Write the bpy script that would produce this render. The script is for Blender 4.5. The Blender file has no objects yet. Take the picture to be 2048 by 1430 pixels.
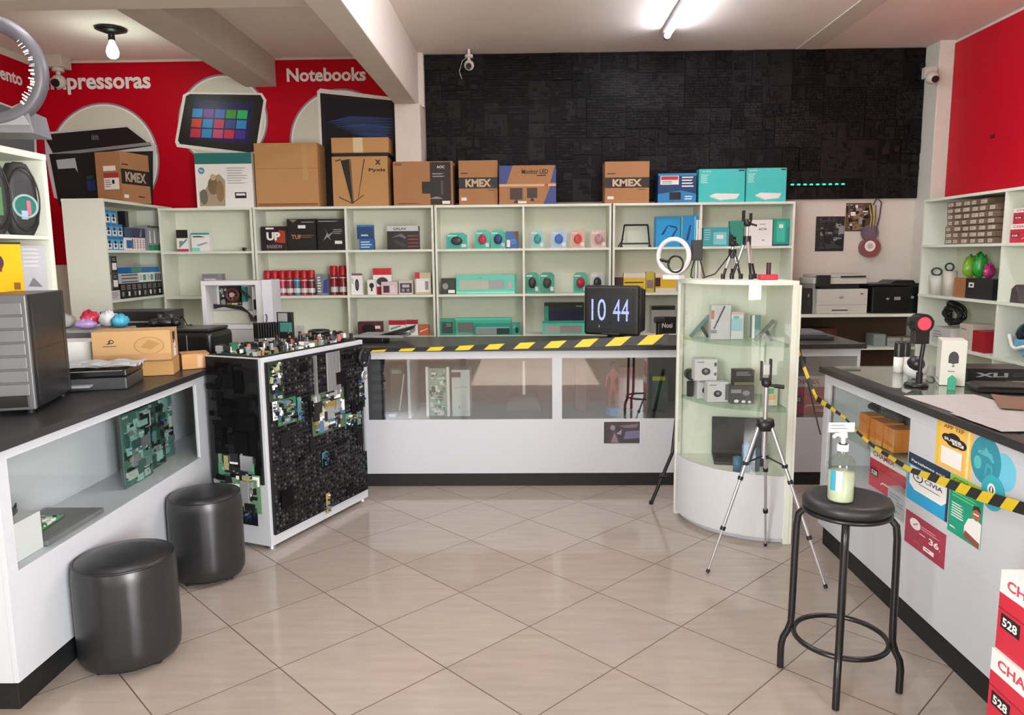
import bpy, math, random
from mathutils import Vector, Matrix
sc = bpy.context.scene
COL = sc.collection
PI = math.pi
# ------------------------------------------------------------------ camera
FPX, PITCH, ROLL, YAW, EYE = 1483.0, 0.1375, -0.00964, math.radians(1.15), 1.55
def cam_axes():
    cp, sp = math.cos(PITCH), math.sin(PITCH)
    fwd, r, u = Vector((0, cp, -sp)), Vector((1, 0, 0)), Vector((0, sp, cp))
    c, s = math.cos(ROLL), math.sin(ROLL)
    Rz = Matrix.Rotation(YAW, 3, 'Z')
    return Rz @ (c*r + s*u), Rz @ (-s*r + c*u), Rz @ fwd
CR, CU, CF = cam_axes()
cam = bpy.data.cameras.new('camera'); camo = bpy.data.objects.new('camera', cam); COL.objects.link(camo)
m3 = Matrix((CR, CU, -CF)).transposed()
camo.matrix_world = Matrix.Translation((0, 0, EYE)) @ m3.to_4x4()
cam.sensor_fit = 'HORIZONTAL'; cam.sensor_width = 36; cam.lens = FPX/2048*36; cam.clip_start = .05
sc.camera = camo
# survey helpers: where the line of sight of a measured point meets a real plane of the room
def ray(x, y): return CR*((x-1024)/FPX) + CU*((715-y)/FPX) + CF
def onX(x, y, X): d = ray(x, y); return Vector((0, 0, EYE)) + d*(X/d.x)
def onY(x, y, Y): d = ray(x, y); return Vector((0, 0, EYE)) + d*(Y/d.y)
def onZ(x, y, Z): d = ray(x, y); return Vector((0, 0, EYE)) + d*((Z-EYE)/d.z)
# ------------------------------------------------------------------ world, view, daylight
sc.view_settings.view_transform = 'Standard'; sc.view_settings.look = 'None'
sc.view_settings.gamma = 1; sc.view_settings.use_curve_mapping = False
sc.view_settings.exposure = 0.28
W = bpy.data.worlds.new('sky'); sc.world = W; W.use_nodes = True
bg = W.node_tree.nodes['Background']; bg.inputs[0].default_value = (.92, .97, 1, 1); bg.inputs[1].default_value = 1.5
def area(name, loc, target, sx, sy, power, col=(1, 1, 1), spread=150):
    l = bpy.data.lights.new(name, 'AREA'); l.shape = 'RECTANGLE'; l.size = sx; l.size_y = sy; l.energy = power; l.color = col; l.spread = math.radians(spread)
    o = bpy.data.objects.new(name, l); COL.objects.link(o); o.location = loc
    o.rotation_euler = (Vector(target)-Vector(loc)).to_track_quat('-Z', 'Y').to_euler(); return o
area('doorway_daylight', (1.9, -1.5, 1.5), (-1.75, 2.7, .5), 1.4, 2.2, 50, (.98, .99, 1), 68)
area('right_counter_fill', (-2.0, -1.5, 1.9), (1.56, 2.7, .7), 1.4, 2.0, 30, (.98, .99, 1), 68)  # area lamp added to brighten the right counter from the left
sl = bpy.data.lights.new('sun', 'SUN'); sl.energy = 20; sl.angle = .01; sl.color = (1, .97, .92)
so = bpy.data.objects.new('sun', sl); COL.objects.link(so); so.rotation_euler = Vector((.03, .72, -.69)).to_track_quat('-Z', 'Y').to_euler()
# ------------------------------------------------------------------ materials
def lin(c): return c/12.92 if c <= .04045 else ((c+.055)/1.055)**2.4
def rgb(h):
    if isinstance(h, str):
        h = h.lstrip('#'); h = [int(h[i:i+2], 16)/255 for i in (0, 2, 4)]
    return tuple(lin(v) for v in h)
_mats = {}
def M(col, rough=.5, metal=0.0, vary=.06, scale=9.0, bump=0.0, spec=.5):
    key = (str(col), rough, metal, vary, scale, bump, spec)
    if key in _mats: return _mats[key]
    m = bpy.data.materials.new('surface'); m.use_nodes = True; nt = m.node_tree; b = nt.nodes['Principled BSDF']
    c = rgb(col)
    b.inputs['Roughness'].default_value = rough; b.inputs['Metallic'].default_value = metal
    b.inputs['Specular IOR Level'].default_value = spec
    tc = nt.nodes.new('ShaderNodeTexCoord'); no = nt.nodes.new('ShaderNodeTexNoise'); no.inputs['Scale'].default_value = scale
    no.inputs['Detail'].default_value = 3
    nt.links.new(tc.outputs['Object'], no.inputs['Vector'])
    mx = nt.nodes.new('ShaderNodeMix'); mx.data_type = 'RGBA'
    mx.inputs[6].default_value = tuple(v*(1-vary) for v in c)+(1,); mx.inputs[7].default_value = tuple(min(1, v*(1+vary)) for v in c)+(1,)
    nt.links.new(no.outputs['Fac'], mx.inputs[0]); nt.links.new(mx.outputs[2], b.inputs['Base Color'])
    if bump:
        bp = nt.nodes.new('ShaderNodeBump'); bp.inputs['Strength'].default_value = bump; bp.inputs['Distance'].default_value = .004
        nt.links.new(no.outputs['Fac'], bp.inputs['Height']); nt.links.new(bp.outputs['Normal'], b.inputs['Normal'])
    _mats[key] = m; return m
def emit(col, s):
    key = ('e', str(col), s)
    if key in _mats: return _mats[key]
    m = bpy.data.materials.new('glowing'); m.use_nodes = True; nt = m.node_tree; b = nt.nodes['Principled BSDF']
    b.inputs['Base Color'].default_value = rgb(col)+(1,); b.inputs['Emission Color'].default_value = rgb(col)+(1,); b.inputs['Emission Strength'].default_value = s
    _mats[key] = m; return m
def glass(tint='#f4faf7', refl=1.0):
    key = ('g', tint, refl)
    if key in _mats: return _mats[key]
    m = bpy.data.materials.new('clear_glass'); m.use_nodes = True; nt = m.node_tree
    for n in list(nt.nodes): nt.nodes.remove(n)
    o = nt.nodes.new('ShaderNodeOutputMaterial'); mx = nt.nodes.new('ShaderNodeMixShader'); t = nt.nodes.new('ShaderNodeBsdfTransparent'); g = nt.nodes.new('ShaderNodeBsdfGlossy')
    t.inputs[0].default_value = rgb(tint)+(1,); g.inputs['Roughness'].default_value = .02
    f = nt.nodes.new('ShaderNodeFresnel'); f.inputs[0].default_value = 1.5
    ge = nt.nodes.new('ShaderNodeNewGeometry'); a = nt.nodes.new('ShaderNodeMath'); a.operation = 'SUBTRACT'; a.inputs[0].default_value = 1
    b = nt.nodes.new('ShaderNodeMath'); b.operation = 'MULTIPLY'; b2 = nt.nodes.new('ShaderNodeMath'); b2.operation = 'MULTIPLY'; b2.inputs[1].default_value = refl; b2.use_clamp = True
    L = nt.links.new
    L(ge.outputs['Backfacing'], a.inputs[1]); L(a.outputs[0], b.inputs[0]); L(f.outputs[0], b2.inputs[0]); L(b2.outputs[0], b.inputs[1])
    L(b.outputs[0], mx.inputs[0]); L(t.outputs[0], mx.inputs[1]); L(g.outputs[0], mx.inputs[2]); L(mx.outputs[0], o.inputs[0])
    _mats[key] = m; return m
def tile_mat():
    m = bpy.data.materials.new('floor_tiles'); m.use_nodes = True; nt = m.node_tree; b = nt.nodes['Principled BSDF']; L = nt.links.new
    tc = nt.nodes.new('ShaderNodeTexCoord'); sp = nt.nodes.new('ShaderNodeSeparateXYZ'); L(tc.outputs['Object'], sp.inputs[0])
    def mth(op, a, bb=None, clamp=False):
        n = nt.nodes.new('ShaderNodeMath'); n.operation = op; n.use_clamp = clamp
        for i, v in enumerate((a, bb)):
            if v is None: continue
            if isinstance(v, (int, float)): n.inputs[i].default_value = v
            else: L(v, n.inputs[i])
        return n.outputs[0]
    x, y = sp.outputs[0], sp.outputs[1]
    u = mth('DIVIDE', mth('SUBTRACT', x, y), .45*1.41421); v = mth('DIVIDE', mth('ADD', x, y), .45*1.41421)
    cells = []
    mask = None
    for c in (u, v):
        fr = mth('FRACT', c); d = mth('MINIMUM', fr, mth('SUBTRACT', 1.0, fr))
        g = mth('LESS_THAN', d, .0052)
        mask = g if mask is None else mth('MAXIMUM', mask, g)
        cells.append(mth('FLOOR', c))
    cv = nt.nodes.new('ShaderNodeCombineXYZ'); L(cells[0], cv.inputs[0]); L(cells[1], cv.inputs[1])
    wn = nt.nodes.new('ShaderNodeTexWhiteNoise'); L(cv.outputs[0], wn.inputs['Vector'])
    # streaky vein along the tile
    mp = nt.nodes.new('ShaderNodeMapping'); mp.inputs['Rotation'].default_value = (0, 0, -PI/4); mp.inputs['Scale'].default_value = (3, 22, 1)
    L(tc.outputs['Object'], mp.inputs[0]); no = nt.nodes.new('ShaderNodeTexNoise'); no.inputs['Scale'].default_value = 1.2; no.inputs['Detail'].default_value = 5
    L(mp.outputs[0], no.inputs['Vector'])
    fac = mth('ADD', mth('MULTIPLY', no.outputs['Fac'], .75), mth('MULTIPLY', wn.outputs['Value'], .25))
    mx = nt.nodes.new('ShaderNodeMix'); mx.data_type = 'RGBA'; L(fac, mx.inputs[0])
    mx.inputs[6].default_value = rgb('#968a7f')+(1,); mx.inputs[7].default_value = rgb('#b3a79c')+(1,)
    m2 = nt.nodes.new('ShaderNodeMix'); m2.data_type = 'RGBA'; L(mask, m2.inputs[0]); L(mx.outputs[2], m2.inputs[6]); m2.inputs[7].default_value = rgb('#5a463a')+(1,)
    L(m2.outputs[2], b.inputs['Base Color'])
    ro = mth('ADD', mth('MULTIPLY', mask, .5), .09); L(ro, b.inputs['Roughness'])
    bp = nt.nodes.new('ShaderNodeBump'); bp.inputs['Strength'].default_value = .4; bp.inputs['Distance'].default_value = .003; bp.invert = True
    L(mask, bp.inputs['Height']); L(bp.outputs['Normal'], b.inputs['Normal'])
    return m
WALL = M('#d8cfc2', .8, bump=.08, scale=4)
CEIL = M('#f6eae0', .85, bump=.05, scale=3)
WHT = M('#c4c7cb', .45, vary=.02)          # painted counter panels
SHELF = M('#e4e8d8', .5, vary=.03)         # cream shelving
BLK = M('#1a1a1b', .35, vary=.15)
BLKM = M('#141415', .6, vary=.2)
DGR = M('#3a3b3d', .45)
GRY = M('#8d8f90', .5)
SIL = M('#c9cbcc', .3, .85)
RED = M('#b8001c', .5, vary=.04, spec=.15)
KRAFT = M('#a9794f', .8, vary=.08, scale=5)
KRAFT2 = M('#b98b58', .8, vary=.06, scale=6)
TEAL = M('#35b8a6', .4); TEAL2 = M('#4fc9bd', .45); GRN = M('#1f9a78', .4)
PAPER = M('#eceae4', .6, vary=.02)
GLASS = glass()
# ------------------------------------------------------------------ mesh builder
_glyph = {}
def glyphs(s, bold):
    k = (s, bold)
    if k not in _glyph:
        cu = bpy.data.curves.new('t', 'FONT'); cu.body = s; cu.size = 1; cu.offset = bold; cu.resolution_u = 3
        o = bpy.data.objects.new('t', cu); COL.objects.link(o)
        dg = bpy.context.evaluated_depsgraph_get(); me = bpy.data.meshes.new_from_object(o.evaluated_get(dg))
        vs = [(v.co.x, v.co.y) for v in me.vertices]; fs = [tuple(p.vertices) for p in me.polygons]
        bpy.data.objects.remove(o); bpy.data.curves.remove(cu); bpy.data.meshes.remove(me)
        x0 = min(v[0] for v in vs); x1 = max(v[0] for v in vs); y0 = min(v[1] for v in vs); y1 = max(v[1] for v in vs)
        _glyph[k] = ([((a-x0)/(x1-x0), (b-y0)/(y1-y0)) for a, b in vs], fs, (x1-x0)/(y1-y0))
    return _glyph[k]
class MB:
    def __init__(s): s.v = []; s.f = []; s.mi = []; s.sm = []; s.m = []; s.M = Matrix.Identity(4)
    def mat(s, m):
        if m not in s.m: s.m.append(m)
        return s.m.index(m)
    def add(s, vs, fs, m, smooth=False):
        n = len(s.v); s.v += [tuple(s.M @ Vector(v)) for v in vs]; i = s.mat(m)
        for f in fs: s.f.append(tuple(n+k for k in f)); s.mi.append(i); s.sm.append(smooth)
        return s
    def poly(s, pts, m): return s.add(pts, [tuple(range(len(pts)))], m)
    def box(s, x0, x1, y0, y1, z0, z1, m):
        return s.add([(x0,y0,z0),(x1,y0,z0),(x1,y1,z0),(x0,y1,z0),(x0,y0,z1),(x1,y0,z1),(x1,y1,z1),(x0,y1,z1)],
                     [(0,3,2,1),(4,5,6,7),(0,1,5,4),(1,2,6,5),(2,3,7,6),(3,0,4,7)], m)
    def prism(s, pts, axis, a, b, m):
        """polygon (2-D) extruded along axis from a to b"""
        def P(p, t): return {'x': (t, p[0], p[1]), 'y': (p[0], t, p[1]), 'z': (p[0], p[1], t)}[axis]
        n = len(pts); vs = [P(p, a) for p in pts]+[P(p, b) for p in pts]
        ar = sum(pts[i][0]*pts[(i+1) % n][1]-pts[(i+1) % n][0]*pts[i][1] for i in range(n))
        ccw = (ar > 0) ^ (axis == 'y') ^ (b < a)            # seen from +axis
        fs = [tuple(range(n-1, -1, -1)), tuple(range(n, 2*n))]+[(i, (i+1) % n, n+(i+1) % n, n+i) for i in range(n)]
        return s.add(vs, fs if ccw else [f[::-1] for f in fs], m)
    def cyl(s, p0, p1, r0, m, r1=None, n=20, caps=True):
        p0, p1 = Vector(p0), Vector(p1); r1 = r0 if r1 is None else r1
        d = (p1-p0).normalized(); a = d.orthogonal().normalized(); b = d.cross(a)
        vs = []
        for p, r in ((p0, r0), (p1, r1)): vs += [p+(a*math.cos(2*PI*i/n)+b*math.sin(2*PI*i/n))*r for i in range(n)]
        s.add(vs, [(i, (i+1) % n, n+(i+1) % n, n+i) for i in range(n)], m, True)
        if caps:
            s.add(vs[:n], [tuple(range(n-1, -1, -1))], m); s.add(vs[n:], [tuple(range(n))], m)
        return s
    def tube(s, pts, r, m, n=10, closed=False, caps=True):
        P = [Vector(p) for p in pts]; N = len(P); vs = []; a = None
        for i, p in enumerate(P):
            if closed: t = P[(i+1) % N]-P[i-1]
            else: t = P[min(i+1, N-1)]-P[max(i-1, 0)]
            t.normalize()
            if a is None: a = t.orthogonal().normalized()
            a = (a-t*a.dot(t)); a = a.normalized() if a.length > 1e-6 else t.orthogonal().normalized()
            b = t.cross(a); rr = r[i] if isinstance(r, (list, tuple)) else r
            vs += [p+(a*math.cos(2*PI*k/n)+b*math.sin(2*PI*k/n))*rr for k in range(n)]
        fs = []
        for i in range(N if closed else N-1):
            j = (i+1) % N
            fs += [(i*n+k, i*n+(k+1) % n, j*n+(k+1) % n, j*n+k) for k in range(n)]
        s.add(vs, fs, m, True)
        if caps and not closed:
            s.add(vs[:n], [tuple(range(n-1, -1, -1))], m); s.add(vs[-n:], [tuple(range(n))], m)
        return s
    def lathe(s, prof, m, n=28, c=(0, 0)):
        vs = []
        for r, z in prof: vs += [(c[0]+r*math.cos(2*PI*k/n), c[1]+r*math.sin(2*PI*k/n), z) for k in range(n)]
        fs = [(i*n+k, i*n+(k+1) % n, (i+1)*n+(k+1) % n, (i+1)*n+k) for i in range(len(prof)-1) for k in range(n)]
        return s.add(vs, fs, m, True)
    def ell(s, c, rx, ry, rz, m, n=18, k=10):
        vs = []
        for i in range(k+1):
            t = PI*i/k
            vs += [(c[0]+rx*math.sin(t)*math.cos(2*PI*j/n), c[1]+ry*math.sin(t)*math.sin(2*PI*j/n), c[2]-rz*math.cos(t)) for j in range(n)]
        fs = [(i*n+j, i*n+(j+1) % n, (i+1)*n+(j+1) % n, (i+1)*n+j) for i in range(k) for j in range(n)]
        return s.add(vs, fs, m, True)
    def ring(s, c, R, r, m, ax='z', n=48, k=12, sx=1.0):
        def P(a):
            u, v = R*math.cos(a)*sx, R*math.sin(a)
            return {'z': (c[0]+u, c[1]+v, c[2]), 'y': (c[0]+u, c[1], c[2]+v), 'x': (c[0], c[1]+u, c[2]+v)}[ax]
        return s.tube([P(2*PI*i/n) for i in range(n)], r, m, n=k, closed=True)
    def text(s, t, o, U, V, m, h=None, w=None, bold=.0, align='l'):
        """lettering on a plane: o lower-left corner, U and V unit directions"""
        vs, fs, asp = glyphs(t, bold); o, U, V = Vector(o), Vector(U), Vector(V)
        if h is None: h = w/asp
        if w is None: w = h*asp
        if align == 'c': o = o-U*(w/2)
        elif align == 'r': o = o-U*w
        return s.add([o+U*(a*w)+V*(b*h) for a, b in vs], fs, m)
    def art(s, o, U, V, N, items, eps=.0006):
        """printed graphics on a face: o lower-left corner, U/V full edge vectors, N outward unit normal"""
        o, U, V, N = Vector(o), Vector(U), Vector(V), Vector(N); e = eps
        P = lambda u, v: o+U*u+V*v+N*e
        for it in items:
            k = it[0]
            if k == 'r': _, a, b, c, d, m = it; s.poly([P(a, b), P(c, b), P(c, d), P(a, d)], m)
            elif k == 'e':
                _, a, b, ru, rv, m = it; s.poly([P(a+ru*math.cos(2*PI*i/28), b+rv*math.sin(2*PI*i/28)) for i in range(28)], m)
            elif k == 'p': s.poly([P(a, b) for a, b in it[1]], it[2])
            elif k == 't':   # ('t', u, v, height fraction, text, mat[, align, bold, width fraction])
                _, a, b, hh, tx, m = it[:6]; al = it[6] if len(it) > 6 else 'l'; bo = it[7] if len(it) > 7 else .02
                w = U.length*it[8] if len(it) > 8 else None
                s.text(tx, P(a, b), U.normalized(), V.normalized(), m, h=V.length*hh, w=w, bold=bo, align=al)
            elif k == 'l':   # fine print lines
                _, a, b, c, d, n, m = it; rr = random.Random(int(a*999+b*77))
                for i in range(n):
                    y0 = d-(d-b)*(i+.15)/n; y1 = d-(d-b)*(i+.6)/n; s.poly([P(a, y1), P(a+(c-a)*rr.uniform(.6, 1), y1), P(a+(c-a)*rr.uniform(.6, 1), y0), P(a, y0)], m)
            e += eps*.35
        return s
    def build(s, name, parent=None, bev=0, loc=None, rz=0, seg=2):
        me = bpy.data.meshes.new(name); me.from_pydata(s.v, [], s.f); 
        for m in s.m: me.materials.append(m)
        me.polygons.foreach_set('material_index', s.mi); me.polygons.foreach_set('use_smooth', s.sm); me.update()
        o = bpy.data.objects.new(name, me); COL.objects.link(o)
        if parent: o.parent = parent
        if loc is not None: o.location = loc
        o.rotation_euler[2] = rz
        if bev:
            b = o.modifiers.new('bevel', 'BEVEL'); b.width = bev; b.segments = seg; b.limit_method = 'ANGLE'; b.angle_limit = math.radians(40)
        return o
def tag(o, label, cat, group=None, kind=None):
    o['label'] = label; o['category'] = cat
    if group: o['group'] = group
    if kind: o['kind'] = kind
    return o
def thing(name, label, cat, loc=(0, 0, 0), rz=0, group=None):
    o = bpy.data.objects.new(name, None); COL.objects.link(o); o.location = loc; o.rotation_euler[2] = rz; o.empty_display_size = .05
    return tag(o, label, cat, group)
def struct(name, mb, bev=0):
    o = mb.build(name, bev=bev); o['kind'] = 'structure'; return o
def relief(mb, o, U, V, N, seed, n, sz, th, mats, inset=0.0):
    """small raised boards / parts scattered over a face"""
    o, U, V, N = Vector(o), Vector(U), Vector(V), Vector(N); rr = random.Random(seed)
    ul, vl = U.length, V.length; u, v = U/ul, V/vl
    for i in range(n):
        w = rr.uniform(*sz); h = rr.uniform(*sz)*rr.choice((.5, 1, 1)); w = min(w, ul*.9); h = min(h, vl*.9)
        if rr.random() < .3: w, h = h, w
        a = rr.uniform(inset, max(inset, ul-w-inset)); b = rr.uniform(inset, max(inset, vl-h-inset)); t = rr.uniform(*th); m = rr.choice(mats)
        p = o+u*a+v*b
        vs = [p, p+u*w, p+u*w+v*h, p+v*h]; vs = vs+[q+N*t for q in vs]
        mb.add(vs, [(4,5,6,7),(0,1,5,4),(1,2,6,5),(2,3,7,6),(3,0,4,7)], m)
    return mb
PCBG = M('#2c6b4f', .4, vary=.2, scale=60); PCBT = M('#3f7f76', .4, vary=.2, scale=60); PCBD = M('#16201d', .4, vary=.3, scale=60); PCBB = M('#6a5a2c', .45, vary=.25, scale=60)
CHIPS = [BLK, BLK, BLKM, SIL, PAPER, M('#b09a4a', .35, .6), GRY, M('#4a6f8f', .4)]
def pcb(mb, w, h, seed, base=PCBG, t=.0016, n=46, chips=CHIPS, th=(.002, .014)):
    """a circuit board standing in the local x-z plane, parts facing -y"""
    mb.box(-w/2, w/2, 0, t, 0, h, base)
    relief(mb, (-w/2, 0, 0), (w, 0, 0), (0, 0, h), (0, -1, 0), seed, n, (.006, min(w, h)*.3), th, chips, .004)
    rr = random.Random(seed+5)
    for i in range(8):
        x, z = rr.uniform(-w*.42, w*.42), rr.uniform(h*.08, h*.92); mb.cyl((x, 0, z), (x, -rr.uniform(.008, .02), z), rr.uniform(.003, .008), rr.choice((SIL, BLK, M('#2b4d8a', .4))), n=8)
    return mb
# ------------------------------------------------------------------ the room
ZC, YB, XL, XR, YF = 3.24, 6.6, -4.2, 3.5, -1.8
fl = MB().box(XL+.65, XR+.65, YF-4.2, YB-4.211+.1, -.1, 0, tile_mat()).build('floor'); fl.location = (-.633, 4.211, 0); fl['kind'] = 'structure'
struct('ceiling', MB().box(XL, XR, YF, YB, ZC, ZC+.1, CEIL))
struct('wall_back', MB().box(XL, XR, YB, YB+.12, 0, ZC, WALL))
struct('wall_left', MB().box(XL-.12, XL, YF, YB, 0, ZC, WALL))
struct('wall_right', MB().box(XR, XR+.12, YF, YB, 0, ZC, WALL))
DX0, DX1, DZ = -2.9, 2.6, 2.75                       # the open shop front behind the viewer
f_ = MB(); f_.box(XL, DX0, YF-.15, YF, 0, ZC, WALL); f_.box(DX1, XR, YF-.15, YF, 0, ZC, WALL); f_.box(DX0, DX1, YF-.15, YF, DZ, ZC, WALL)
f_.box(-1.05, -.95, YF-.15, YF, 0, DZ, WALL)
struct('wall_front', f_)
struct('trim_1', MB().box(-1.085, -.90, YF, YB, 2.80, ZC, M('#d6cabd', .75, bump=.05)), .006)     # ceiling beam
struct('trim_2', MB().box(-2.40, -2.135, YF, YB, 3.0, ZC, M('#cbbfb2', .8, bump=.05)), .004)
struct('trim_3', MB().box(XL, -1.085, 3.85, 4.02, 2.83, ZC, M('#d0c4b6', .8)), .004)            # cross beam
struct('trim_4', MB().box(-1.085, -.87, 6.36, YB, 1.968, 2.80, M('#d9cec2', .75, bump=.05)).box(-1.085, -.87, 6.585, YB, 0, 1.968, WALL).box(-1.0, -.855, 6.5, YB, 2.80, ZC, WALL), .004)  # pillar under the beam
struct('trim_5', MB().box(3.365, XR, 6.36, YB, 0, ZC, M('#d6d4c6', .7)), .006)                     # corner pillar
struct('trim_6', MB().box(2.28, 2.46, YF, YB-.03, ZC-.006, ZC, M('#dcd5c8', .7)))                  # paler ceiling strip
for i_, (x0, x1) in enumerate(((-3.6, -.8), (.75, 3.4))): struct('trim_%d' % (7+i_), MB().box(x0, x1, -4.2, YF-.15, 2.76, 2.84, M('#8a8a86', .7)))   # unseen slabs added to shade the sides of the front opening
struct('floor_outside', MB().box(-9, 9, -9, YF-.15, -.12, -.02, M('#b9b4aa', .7, bump=.1)))
st_ = MB(); st_.box(-9, 9, -9.2, -9, 0, 2.2, M('#d8b9a4', .8)); struct('wall_street', st_)
# ------------------------------------------------------------------ wall graphics
def px_poly(mb, pts, m, Y=None, X=None): mb.poly([onY(a, b, Y) if Y is not None else onX(a, b, X) for a, b in pts], m)
def px_circle(mb, cx, cy, rx, ry, m, Y): px_poly(mb, [(cx+rx*math.cos(2*PI*i/56), cy-ry*math.sin(2*PI*i/56)) for i in range(56)], m, Y=Y)
UX, UZ = Vector((1, 0, 0)), Vector((0, 0, 1))
def px_text(mb, t, x, y, x1, Y, m, bold=.03):
    a, b = onY(x, y, Y), onY(x1, y, Y); mb.text(t, a, UX, UZ, m, w=b.x-a.x, bold=bold)
CREAM = M('#d3d3c2', .5, vary=.02)
mb = MB(); mb.box(XL+.002, -1.09, YB-.012, YB-.001, 1.5, onY(560, 121, YB).z, RED)
q = YB-.0125
for cx, cy, rx, ry in ((207, 325, 112, 120), (446, 240, 90, 92), (682, 282, 103, 105)):
    px_circle(mb, cx, cy, rx, ry, M('#8f7f86', .5), q); px_circle(mb, cx, cy, rx-3.5, ry-3.5, PAPER, q-.0006); px_circle(mb, cx, cy, rx-7, ry-7, CREAM, q-.0012)
px_text(mb, 'Impressoras', 93, 190, 303, q-.001, PAPER); px_text(mb, 'Notebooks', 574, 164, 732, q-.001, PAPER)
# printed picture of a flatbed printer
P3 = q-.002
px_poly(mb, [(84, 276), (98, 264), (256, 250), (312, 290), (314, 308), (120, 400), (108, 395)], M('#c9ccce', .5), P3)
px_poly(mb, [(90, 276), (100, 268), (254, 254), (304, 292), (112, 318)], BLK, P3-.0006); px_poly(mb, [(104, 306), (300, 284), (304, 290), (110, 312)], GRY, P3-.001)
px_poly(mb, [(98, 308), (306, 302), (306, 412), (118, 412)], BLKM, P3-.0012); px_poly(mb, [(112, 320), (150, 316), (156, 345), (150, 336), (116, 338)], M('#b8bcc2', .5), P3-.0018)
px_poly(mb, [(172, 362), (190, 360), (192, 380), (176, 382)], M('#223a78', .5), P3-.0018); px_poly(mb, [(172, 352), (188, 350), (186, 358), (174, 360)], M('#1c4a38', .5), P3-.0019)
px_text(mb, 'lllll', 184, 280, 197, P3-.0018, GRY, 0)
# printed picture of a tablet computer with coloured tiles
px_poly(mb, [(366, 190), (376, 184), (524, 186), (533, 200), (516, 306), (500, 312), (354, 294), (350, 284)], PAPER, P3)
px_poly(mb, [(372, 192), (380, 188), (521, 190), (527, 201), (511, 302), (498, 305), (360, 288), (356, 281)], BLK, P3-.0006)
px_poly(mb, [(388, 200), (506, 204), (497, 288), (377, 277)], M('#1b1450', .35), P3-.0012)
TC = ['#2a8fd0', '#7a3aa0', '#3a6ab8', '#3a9a30', '#1ec060', '#d04a2a', '#2a8fd0', '#c83060', '#2a4a90', '#2a8fd0', '#c8304a', '#2a8fd0', '#c84a7a', '#d02a50', '#4a2a9a', '#2a8fb0']
for r_ in range(3):
    for c_ in range(5):
        x = 386+c_*22-r_*2+c_*.4; y = 217+r_*20+c_*.8; px_poly(mb, [(x, y), (x+20, y+.7), (x+18, y+18), (x-2, y+17)], M(TC[r_*5+c_], .35), P3-.0018)
# printed picture of a notebook screen
px_poly(mb, [(634, 182), (640, 177), (797, 196), (806, 206), (801, 420), (646, 420)], PAPER, P3)
px_poly(mb, [(640, 186), (794, 202), (800, 208), (796, 420), (650, 420)], BLK, P3-.0006)
px_poly(mb, [(648, 194), (788, 209), (786, 418), (654, 418)], M('#0b0d1c', .35), P3-.0012)
for i in range(9): px_poly(mb, [(650+i*7, 245+i*3), (700+i*9, 232+i*5), (786, 236+i*6), (786, 239+i*6), (705+i*8, 240+i*5)], M(['#24406e', '#2c3a6a', '#35335e', '#1d4d80'][i % 4], .35), P3-.0018-i*.0001)
tag(mb.build('wall_banner'), 'wide red wall banner with printer, tablet and notebook pictures in white circles', 'banner')
mb = MB(); Xb = XL+.012
mb.poly([onX(-60, 84, Xb), onX(-60, 420, Xb), (Xb, YB-.02, 1.5), (Xb, YB-.02, onX(0, 108, Xb).z)], RED)
px_poly(mb, [(-60, 190), (0, 204), (24, 213), (46, 203), (62, 246), (72, 262), (78, 420), (-60, 420)], PAPER, X=Xb+.001)
px_poly(mb, [(-60, 193), (0, 208), (24, 217), (44, 208), (58, 250), (68, 266), (72, 420), (-60, 420)], M('#7b7f86', .6), X=Xb+.002)
a, b = onX(1, 158, Xb+.001), onX(45, 168, Xb+.001); mb.text('ento', a, (0, 1, 0), UZ, PAPER, w=b.y-a.y, bold=.03)
mb.box(XL+.001, Xb-.0005, 4.2, YB-.02, 1.5, 3.1, RED)
tag(mb.build('wall_banner'), 'red banner on the left wall ending in the white letters ento', 'banner')
rp = MB(); a = onX(1905, 88, XR); rp.box(XR-.02, XR-.001, 1.5, 6.35, 1.985, ZC-.03, M('#bd0f22', .5, vary=.04, spec=.2))
rp.cyl((XR-.02, onX(1990, 272, XR-.02).y, onX(1990, 272, XR-.02).z), (XR-.026, onX(1990, 272, XR).y, onX(1990, 272, XR-.02).z), .014, M('#5a0812', .6), n=12)
tag(rp.build('wall_panel'), 'plain red panel high on the right wall above the shelves', 'panel')
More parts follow.
